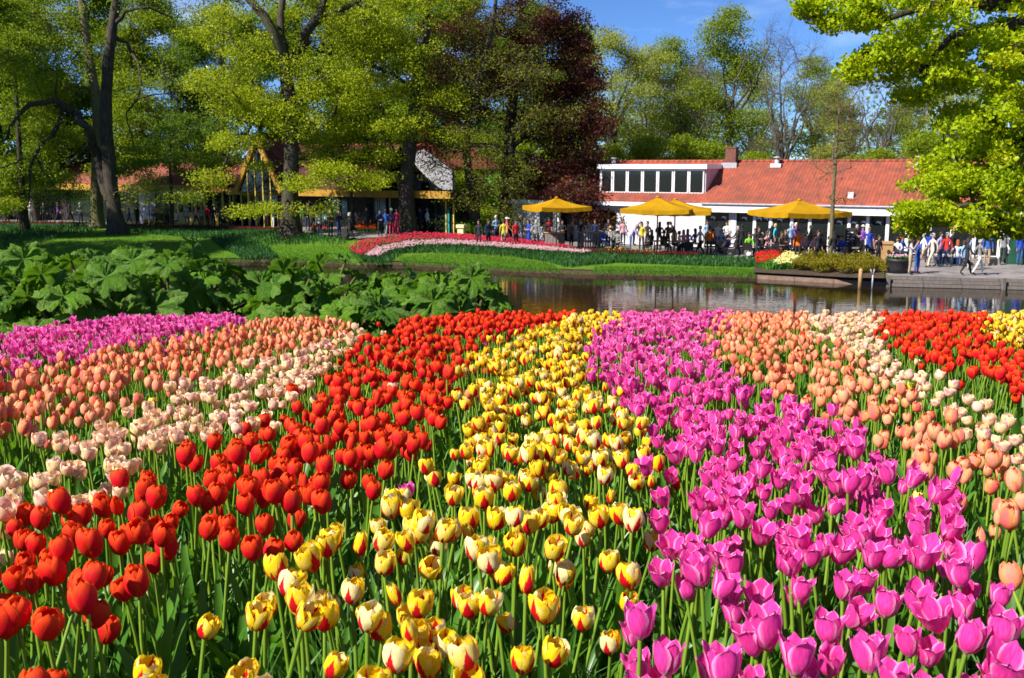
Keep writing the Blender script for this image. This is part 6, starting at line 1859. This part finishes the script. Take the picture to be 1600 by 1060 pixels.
def person(px, how, py, pose, face, shirt, legs, hair, label, style='short', bare=False, shoes='dark', hscale=1.0, group=None):
    """how 'f': py is where the feet stand, 'h': py is the top of the head"""
    if how == 'f':
        b = onterr(px, py)
    else:
        top = (1.33 if pose == 'sit' else 1.74) * hscale
        z = .5
        for _ in range(30):
            d = (CZ - z - .05 - top) / max(1e-3, (CZ - onz(px, py, 0)[2])) * onz(px, py, 0)[1]
            x = onz(px, py, 0)[0] / onz(px, py, 0)[1] * d
            z = .5 * z + .5 * float(terr(x, d))
        b = np.array([x, d, z])
    me, head, J = POSES[pose]
    o = bpy.data.objects.new('person', me)
    o.location = (b[0], b[1], b[2] + .05)
    o.rotation_euler = (0, 0, R(face)); o.scale = (hscale,) * 3
    COL.objects.link(o)
    for i, n in enumerate(('skin', shirt, 'skin' if bare else shirt, legs, shoes)):
        o.material_slots[i].link = 'OBJECT'; o.material_slots[i].material = cm(n)
    tag(o, label, 'person', group)
    h = bpy.data.objects.new('hat' if style in ('hat', 'cap') else 'hair', HAIR[style]); COL.objects.link(h)
    h.parent = o; h.location = head; 
    if pose == 'lean': h.rotation_euler = (R(32), 0, 0)
    h.material_slots[0].link = 'OBJECT'; h.material_slots[0].material = cm(hair)
    return o
PEOPLE = [
    # on the path at the left (facing: 0 towards the camera, 90 to the right, 180 away)
    (12, 'f', 350, 'stand', 30, 'black', 'dark', 'h_brown', 'person all in black at the left picture edge'),
    (29, 'f', 350, 'front', -20, 'dark', 'black', 'h_brown', 'person in dark jacket left of the white-capped walker'),
    (49, 'f', 349, 'front', 60, 'white', 'grey', 'white', 'person in white shirt and white cap beside a dark trunk', 'cap'),
    (92, 'f', 350, 'walk', 90, 'purple', 'dark', 'h_brown', 'person in plum jacket walking left of the pale trunk'),
    (110, 'f', 350, 'walk', 95, 'dark', 'dark', 'h_black', 'person in dark jacket walking just ahead of the plum jacket'),
    (127, 'f', 351, 'front', 40, 'grey', 'navy', 'h_grey', 'person in grey jacket close to the pale trunk'),
    (203, 'f', 354, 'walk', -80, 'royal', 'navy', 'h_brown', 'child in blue and red right of the double trunk', 'short', False, 'dark', .82),
    (215, 'f', 355, 'stand', 150, 'black', 'black', 'teal', 'person in black jacket with a teal cap right of the double trunk', 'cap'),
    (262, 'f', 354, 'stand', 10, 'green', 'dark', 'h_brown', 'person in green top left of the yellow windows'),
    (293, 'f', 356, 'stand', 20, 'lgrey', 'grey', 'h_white', 'white-haired person in pale jacket before the yellow windows'),
    (307, 'f', 356, 'walk', 100, 'rose', 'dark', 'h_brown', 'person in rose top before the yellow windows'),
    (316, 'f', 357, 'stand', 160, 'tan', 'brown', 'h_blond', 'person in beige coat before the yellow windows', 'long'),
    (325, 'f', 355, 'stand', -30, 'red', 'dark', 'h_brown', 'person in red top behind the beige coat'),
    (334, 'f', 358, 'stand', 170, 'navy', 'dark', 'h_black', 'person in navy jacket right of the beige coat'),
    (363, 'f', 358, 'push', -80, 'blue', 'navy', 'h_brown', 'person in striped blue polo pushing a pushchair', 'short', True),
    (386, 'f', 358, 'walk', -70, 'sky', 'dark', 'white', 'person in pale blue shirt and white cap below the A-shaped gable', 'cap', True),
    (401, 'f', 359, 'lean', -60, 'navy', 'sky', 'h_brown', 'person in navy bending down below the A-shaped gable'),
    (419, 'f', 359, 'stand', 30, 'dark', 'dark', 'h_brown', 'dark figure left of the royal blue jacket'),
    (428, 'f', 360, 'front', 100, 'royal', 'white', 'h_blond', 'person in royal blue jacket and white trousers left of the beech'),
    (481, 'f', 361, 'photo', 20, 'dark', 'djeans', 'h_brown', 'person in dark jacket holding a camera right of the beech', 'long'),
    (500, 'f', 372, 'stand', 200, 'lgrey', 'djeans', 'h_blond', 'person in long pale grey shirt and jeans on the path', 'long'),
    (510, 'f', 366, 'stand', 150, 'sky', 'dark', 'h_blond', 'person in light blue shirt behind the grey-brown jacket'),
    (517, 'f', 373, 'front', 40, 'brown', 'dark', 'h_grey', 'grey-haired person in brown jacket on the path'),
    (530, 'f', 373, 'front', 60, 'navy', 'djeans', 'h_blond', 'person in navy top with folded arms on the path'),
    (547, 'f', 377, 'walk', 120, 'black', 'black', 'h_grey', 'person in black pulling a suitcase along the path'),
    (594, 'f', 371, 'front', 30, 'navy', 'dark', 'h_black', 'person in navy shirt left of the blue backpack'),
    (603, 'f', 371, 'walk', 170, 'blue', 'grey', 'h_brown', 'person in blue jacket walking away beside the straight beech'),
    (612, 'f', 369, 'stand', 20, 'navy', 'pink', 'white', 'person with white hat and red trousers beside the straight beech', 'cap'),
    (620, 'f', 368, 'stand', -20, 'pink', 'pink', 'h_brown', 'person in pink half hidden by the straight beech'),
    (643, 'f', 366, 'stand', 0, 'purple', 'purple', 'h_brown', 'small child in purple right of the straight beech', 'short', False, 'dark', .62),
    (657, 'f', 366, 'front', -60, 'navy', 'dark', 'h_brown', 'person in navy top left of the white jacket'),
    (668, 'f', 367, 'stand', 120, 'white', 'dark', 'grey', 'person in white jacket and grey hat on the path', 'hat'),
    (690, 'f', 365, 'stand', 200, 'grey', 'dark', 'h_grey', 'man in slate grey shirt by the teal door'),
    # around the pink bed and the counter
    (763, 'h', 344, 'stand', 40, 'navy', 'dark', 'h_brown', 'person in navy left of the light blue shirt by the olive tree'),
    (775, 'h', 338, 'front', 30, 'sky', 'navy', 'h_white', 'white-haired person in light blue shirt by the olive tree'),
    (787, 'h', 344, 'stand', 180, 'yellow', 'tan', 'h_brown', 'person in yellow-green behind the coral shirt'),
    (792, 'h', 341, 'walk', 95, 'pink', 'tan', 'white', 'person in coral pink shirt and white cap beyond the pink bed', 'cap', True),
    (816, 'h', 340, 'front', 90, 'navy', 'dark', 'h_brown', 'person in navy behind the bright blue dress'),
    (826, 'h', 344, 'front', -70, 'royal', 'royal', 'h_brown', 'person in bright blue dress beyond the pink bed', 'long', True),
    (853, 'h', 344, 'stand', 150, 'black', 'black', 'h_black', 'person in long black coat at the serving counter'),
    (858, 'h', 341, 'stand', 20, 'red', 'dark', 'h_brown', 'person in red shirt behind the serving counter', 'short', True),
    (879, 'h', 345, 'front', 0, 'dark', 'black', 'h_black', 'person in dark top standing right of the counter'),
    # the terrace
    (941, 'h', 341, 'stand', 190, 'black', 'dark', 'h_grey', 'standing waiter in black behind the seated group'),
    (944, 'h', 359, 'sit', 20, 'blue', 'navy', 'h_grey', 'seated person in blue stripes left of the straw hat'),
    (954, 'h', 355, 'sit', 150, 'white', 'sky', 'straw', 'seated person in white top and straw hat', 'hat', True),
    (965, 'h', 360, 'sit', -40, 'grey', 'dark', 'white', 'seated child in white cap right of the straw hat', 'cap'),
    (974, 'h', 344, 'stand', 10, 'rose', 'dark', 'h_brown', 'standing person in pink top left of the blue shirts', 'long'),
    (991, 'h', 343, 'lean', 70, 'blue', 'navy', 'h_grey', 'grey-haired man in blue shirt leaning over a table', 'short', True),
    (985, 'f', 393, 'lean', 80, 'lilac', 'jeans', 'skin', 'person in lilac shirt and jeans in front of the leaning man', 'short', True),
    (1002, 'f', 393, 'stand', -10, 'yellow', 'dark', 'h_black', 'person in yellow-green cardigan with dark hair', 'long'),
    (1018, 'h', 361, 'sit', -60, 'dark', 'dark', 'h_black', 'seated dark-haired person before the white wall', 'long'),
    (1031, 'h', 348, 'front', 160, 'black', 'black', 'h_black', 'standing long-haired person in black before the white wall', 'long'),
    (1044, 'h', 348, 'front', 30, 'brown', 'dark', 'h_brown', 'person in brown top before the white wall'),
    (1057, 'h', 345, 'lean', -90, 'black', 'dark', 'h_black', 'person in black jacket leaning over before the white wall'),
    (1052, 'h', 361, 'sit', 60, 'cream', 'dark', 'h_brown', 'seated person in cream under the paired parasols'),
    (1068, 'h', 361, 'sit', -30, 'rose', 'navy', 'h_brown', 'seated person in rose under the paired parasols', 'long'),
    (1075, 'h', 360, 'sit', 20, 'blue', 'dark', 'h_brown', 'seated person in blue left of the grey jumper walker', 'long'),
    (1086, 'h', 359, 'sit', -70, 'royal', 'jeans', 'h_black', 'seated dark-haired person in blue touching the grey jumper walker', 'long'),
    (1093, 'f', 402, 'walk', -80, 'lgrey', 'black', 'h_grey', 'man in light grey jumper walking across the terrace'),
    (1105, 'h', 346, 'stand', 20, 'sky', 'dark', 'h_brown', 'person in light blue shirt behind the orange top'),
    (1109, 'h', 354, 'stand', 190, 'orange', 'dark', 'h_brown', 'person in bright orange top'),
    (1122, 'h', 349, 'stand', -30, 'white', 'navy', 'h_blond', 'blond person in white t-shirt before the dark windows', 'short', True),
    (1136, 'h', 347, 'front', -30, 'white', 'dark', 'h_brown', 'person in white shirt by the white pillar'),
    (1140, 'h', 362, 'sit', -80, 'lilac', 'jeans', 'h_grey', 'seated person in lilac-blue shirt behind the pushchair'),
    (1151, 'f', 403, 'push', -85, 'dark', 'black', 'h_grey', 'person in dark jacket pushing the terrace pushchair'),
    (1171, 'h', 366, 'sit', 10, 'lime', 'black', 'h_brown', 'seated person in bright lime green top'),
    (1180, 'h', 359, 'sit', -20, 'dark', 'dark', 'h_brown', 'seated dark figure behind the lime green top'),
    (1191, 'h', 366, 'sit', -50, 'dark', 'navy', 'h_grey', 'seated man in dark suit right of the lime green top'),
    (1210, 'f', 397, 'stand', 60, 'turq', 'navy', 'h_blond', 'person in turquoise top behind the scarlet tulips', 'short', True),
    (1204, 'f', 394, 'stand', 200, 'dark', 'dark', 'h_grey', 'grey-haired person in dark behind the turquoise top'),
    (1222, 'h', 364, 'sit', 30, 'brown', 'dark', 'h_brown', 'seated person in brown right of the turquoise top'),
    (1234, 'f', 396, 'front', 190, 'sky', 'navy', 'h_grey', 'grey-haired person in light blue behind the pale yellow tulips', 'short', True),
    (1242, 'f', 395, 'stand', 30, 'purple', 'dark', 'h_white', 'white-haired person in purple behind the pale yellow tulips'),
    (1254, 'h', 367, 'sit', -60, 'lilac', 'dark', 'h_grey', 'seated person in lilac left of the brown jacket'),
    (1265, 'f', 401, 'walk', 70, 'brown', 'jeans', 'h_white', 'white-haired man in brown jacket and jeans'),
    (1273, 'h', 369, 'sit', 20, 'rose', 'dark', 'h_red', 'seated red-haired person right of the brown jacket'),
    (1284, 'h', 369, 'sit', -20, 'brown', 'dark', 'h_brown', 'seated person in brown left of the sapling'),
    (1297, 'h', 371, 'sit', 60, 'white', 'sky', 'h_brown', 'seated person in white behind the sapling trunk'),
    (1310, 'h', 369, 'sit', 160, 'navy', 'navy', 'h_black', 'seated person in navy right of the sapling'),
    (1321, 'f', 396, 'stand', 170, 'royal', 'dark', 'h_black', 'person in royal blue before the menu board'),
    (1337, 'f', 400, 'front', 20, 'dark', 'black', 'h_grey', 'grey-haired person in dark jacket left of the man in blue'),
    (1346, 'f', 400, 'stand', 120, 'purple', 'dark', 'white', 'person in purple jacket and white cap behind the man in blue', 'cap'),
    (1356, 'f', 406, 'point', -15, 'royal', 'jeans', 'skin', 'tall man in blue shirt and jeans stretching out an arm', 'short', True),
    # at the quay under the oak
    (1411, 'h', 371, 'sit', 40, 'blue', 'dark', 'red', 'seated person in blue with a red cap behind the flower tub', 'cap'),
    (1421, 'f', 431, 'photo', 60, 'lgrey', 'tan', 'h_brown', 'man in pale shirt taking a photo beside the flower tub', 'short', True),
    (1432, 'f', 429, 'stand', 100, 'blue', 'blue', 'h_brown', 'person in blue with pink shoes beside the photographer', 'long', True, 'pink'),
    (1441, 'f', 419, 'walk', 80, 'white', 'tan', 'h_grey', 'person in white shirt and tan trousers under the oak', 'short', True),
    (1455, 'f', 420, 'walk', -80, 'cream', 'cream', 'h_grey', 'person in cream walking under the oak'),
    (1467, 'f', 417, 'stand', 30, 'lilac', 'jeans', 'h_brown', 'person in lilac top and jeans under the oak'),
    (1477, 'f', 418, 'walk', -70, 'red', 'djeans', 'h_grey', 'person in red jacket and dark jeans with turquoise shoes', 'short', False, 'turq'),
    (1497, 'h', 377, 'sit', 170, 'white', 'sky', 'h_red', 'seated person in white t-shirt on the dark bench', 'long', True),
    (1513, 'f', 424, 'stand', 60, 'sky', 'lgrey', 'h_black', 'person in pale jeans and light blue top under the oak'),
    (1528, 'f', 432, 'walk', 90, 'grey', 'white', 'h_grey', 'person in white trousers walking at the quay edge'),
    (1509, 'f', 432, 'walk', 90, 'dark', 'black', 'h_brown', 'person in black trousers walking at the quay edge'),
    (1556, 'h', 365, 'sit', 60, 'navy', 'tan', 'white', 'seated man in navy shirt and white hat on the stone bench', 'cap', True),
    (1577, 'h', 374, 'sit', 60, 'white', 'black', 'h_white', 'white-haired person in white seated in the wheelchair'),
]
PEOPLE += [
    (70, 'f', 350, 'stand', 20, 'dark', 'black', 'h_brown', 'dark figure right of the white-capped walker'),
    (243, 'f', 355, 'sit', 30, 'navy', 'dark', 'h_brown', 'seated person in navy behind the twiggy shrub'),
    (277, 'f', 356, 'sit', -20, 'lgrey', 'grey', 'h_grey', 'seated person in pale grey left of the yellow windows'),
    (345, 'f', 359, 'stand', 150, 'brown', 'dark', 'h_brown', 'person in brown beside the thin dark tree'),
    (410, 'f', 358, 'walk', 90, 'black', 'dark', 'h_brown', 'person in black walking below the A-shaped gable'),
    (470, 'f', 361, 'stand', -20, 'green', 'dark', 'h_brown', 'person in dark green just right of the forked beech'),
    (490, 'f', 364, 'walk', 80, 'dark', 'dark', 'h_grey', 'dark figure behind the pale grey shirt'),
    (573, 'f', 366, 'stand', 30, 'black', 'dark', 'h_black', 'dark figure by the orange tulips'),
    (679, 'f', 366, 'walk', -90, 'dark', 'navy', 'h_brown', 'dark figure right of the white jacket'),
    (748, 'h', 345, 'stand', -20, 'dark', 'dark', 'h_brown', 'dark figure beside the olive tree trunk'),
    (806, 'h', 345, 'stand', 30, 'red', 'dark', 'h_brown', 'person in dark red left of the navy and blue pair'),
    (838, 'h', 345, 'stand', 170, 'grey', 'dark', 'h_grey', 'person in grey left of the long black coat'),
    (893, 'h', 346, 'stand', 40, 'brown', 'black', 'h_brown', 'person in brown behind the slatted bar table'),
    (908, 'h', 345, 'front', 20, 'dark', 'black', 'h_black', 'dark figure behind the left slatted bar table'),
    (930, 'h', 344, 'stand', -30, 'navy', 'dark', 'h_brown', 'person in navy behind the right slatted bar table'),
    (951, 'h', 343, 'front', 0, 'dark', 'black', 'h_black', 'dark figure standing behind the straw hat'),
    (1012, 'h', 347, 'front', -40, 'dark', 'dark', 'h_brown', 'standing dark figure at the left parasol pole'),
    (1038, 'h', 362, 'sit', 120, 'dark', 'black', 'h_brown', 'seated dark figure at the paired parasols table'),
    (1062, 'h', 363, 'sit', 90, 'white', 'dark', 'h_black', 'seated dark-haired person in white at the paired parasols table'),
    (1115, 'h', 360, 'sit', 60, 'navy', 'jeans', 'h_brown', 'seated person in navy in front of the white t-shirt'),
    (1128, 'h', 360, 'sit', -30, 'sky', 'tan', 'h_grey', 'seated person in pale blue left of the lilac-blue shirt'),
    (1160, 'h', 352, 'stand', 170, 'black', 'black', 'h_black', 'standing waiter in black right of the white pillar'),
    (1186, 'h', 356, 'front', 20, 'dark', 'dark', 'h_brown', 'standing dark figure behind the dark suited man'),
    (1199, 'h', 364, 'sit', 40, 'rose', 'dark', 'h_brown', 'seated person in rose left of the turquoise top'),
    (1228, 'h', 362, 'sit', 10, 'dark', 'dark', 'h_red', 'seated red-haired person in black behind the pale yellow tulips'),
    (1248, 'h', 360, 'stand', -10, 'orange', 'dark', 'h_brown', 'person in orange behind the purple top'),
    (1261, 'h', 363, 'sit', 150, 'black', 'black', 'h_black', 'seated dark figure behind the brown jacket'),
    (1279, 'h', 362, 'stand', 20, 'dark', 'dark', 'h_brown', 'standing dark figure left of the sapling'),
    (1304, 'h', 363, 'stand', 190, 'black', 'dark', 'h_black', 'standing dark figure right behind the sapling'),
    (1315, 'h', 370, 'sit', -40, 'royal', 'navy', 'h_brown', 'seated person in blue left of the menu board'),
    (1330, 'h', 370, 'sit', 30, 'dark', 'dark', 'h_black', 'seated dark figure below the menu board'),
    (1366, 'h', 368, 'sit', -40, 'rose', 'dark', 'h_brown', 'seated person in rose right of the man in blue'),
    (1374, 'h', 369, 'stand', 20, 'dark', 'dark', 'h_brown', 'dark figure behind the timber bin', 'short', False, 'dark', .9),
    (1403, 'h', 373, 'sit', -30, 'white', 'navy', 'h_brown', 'seated person in white behind the flower tub'),
    (1449, 'f', 413, 'stand', 160, 'royal', 'navy', 'h_grey', 'person in navy blue behind the cream walker'),
    (1485, 'f', 413, 'stand', 20, 'dark', 'dark', 'h_brown', 'dark figure behind the red jacket'),
    (1507, 'h', 378, 'sit', 160, 'sky', 'jeans', 'h_brown', 'seated person in light blue on the dark bench'),
    (1541, 'f', 417, 'stand', -20, 'blue', 'tan', 'h_grey', 'person in blue left of the stone bench'),
    (1566, 'f', 414, 'stand', 140, 'grey', 'dark', 'h_white', 'white-haired person in grey behind the wheelchair'),
    (1592, 'f', 416, 'stand', 10, 'royal', 'jeans', 'h_brown', 'person in blue at the green kiosk'),
]
for a in PEOPLE:
    person(*a)
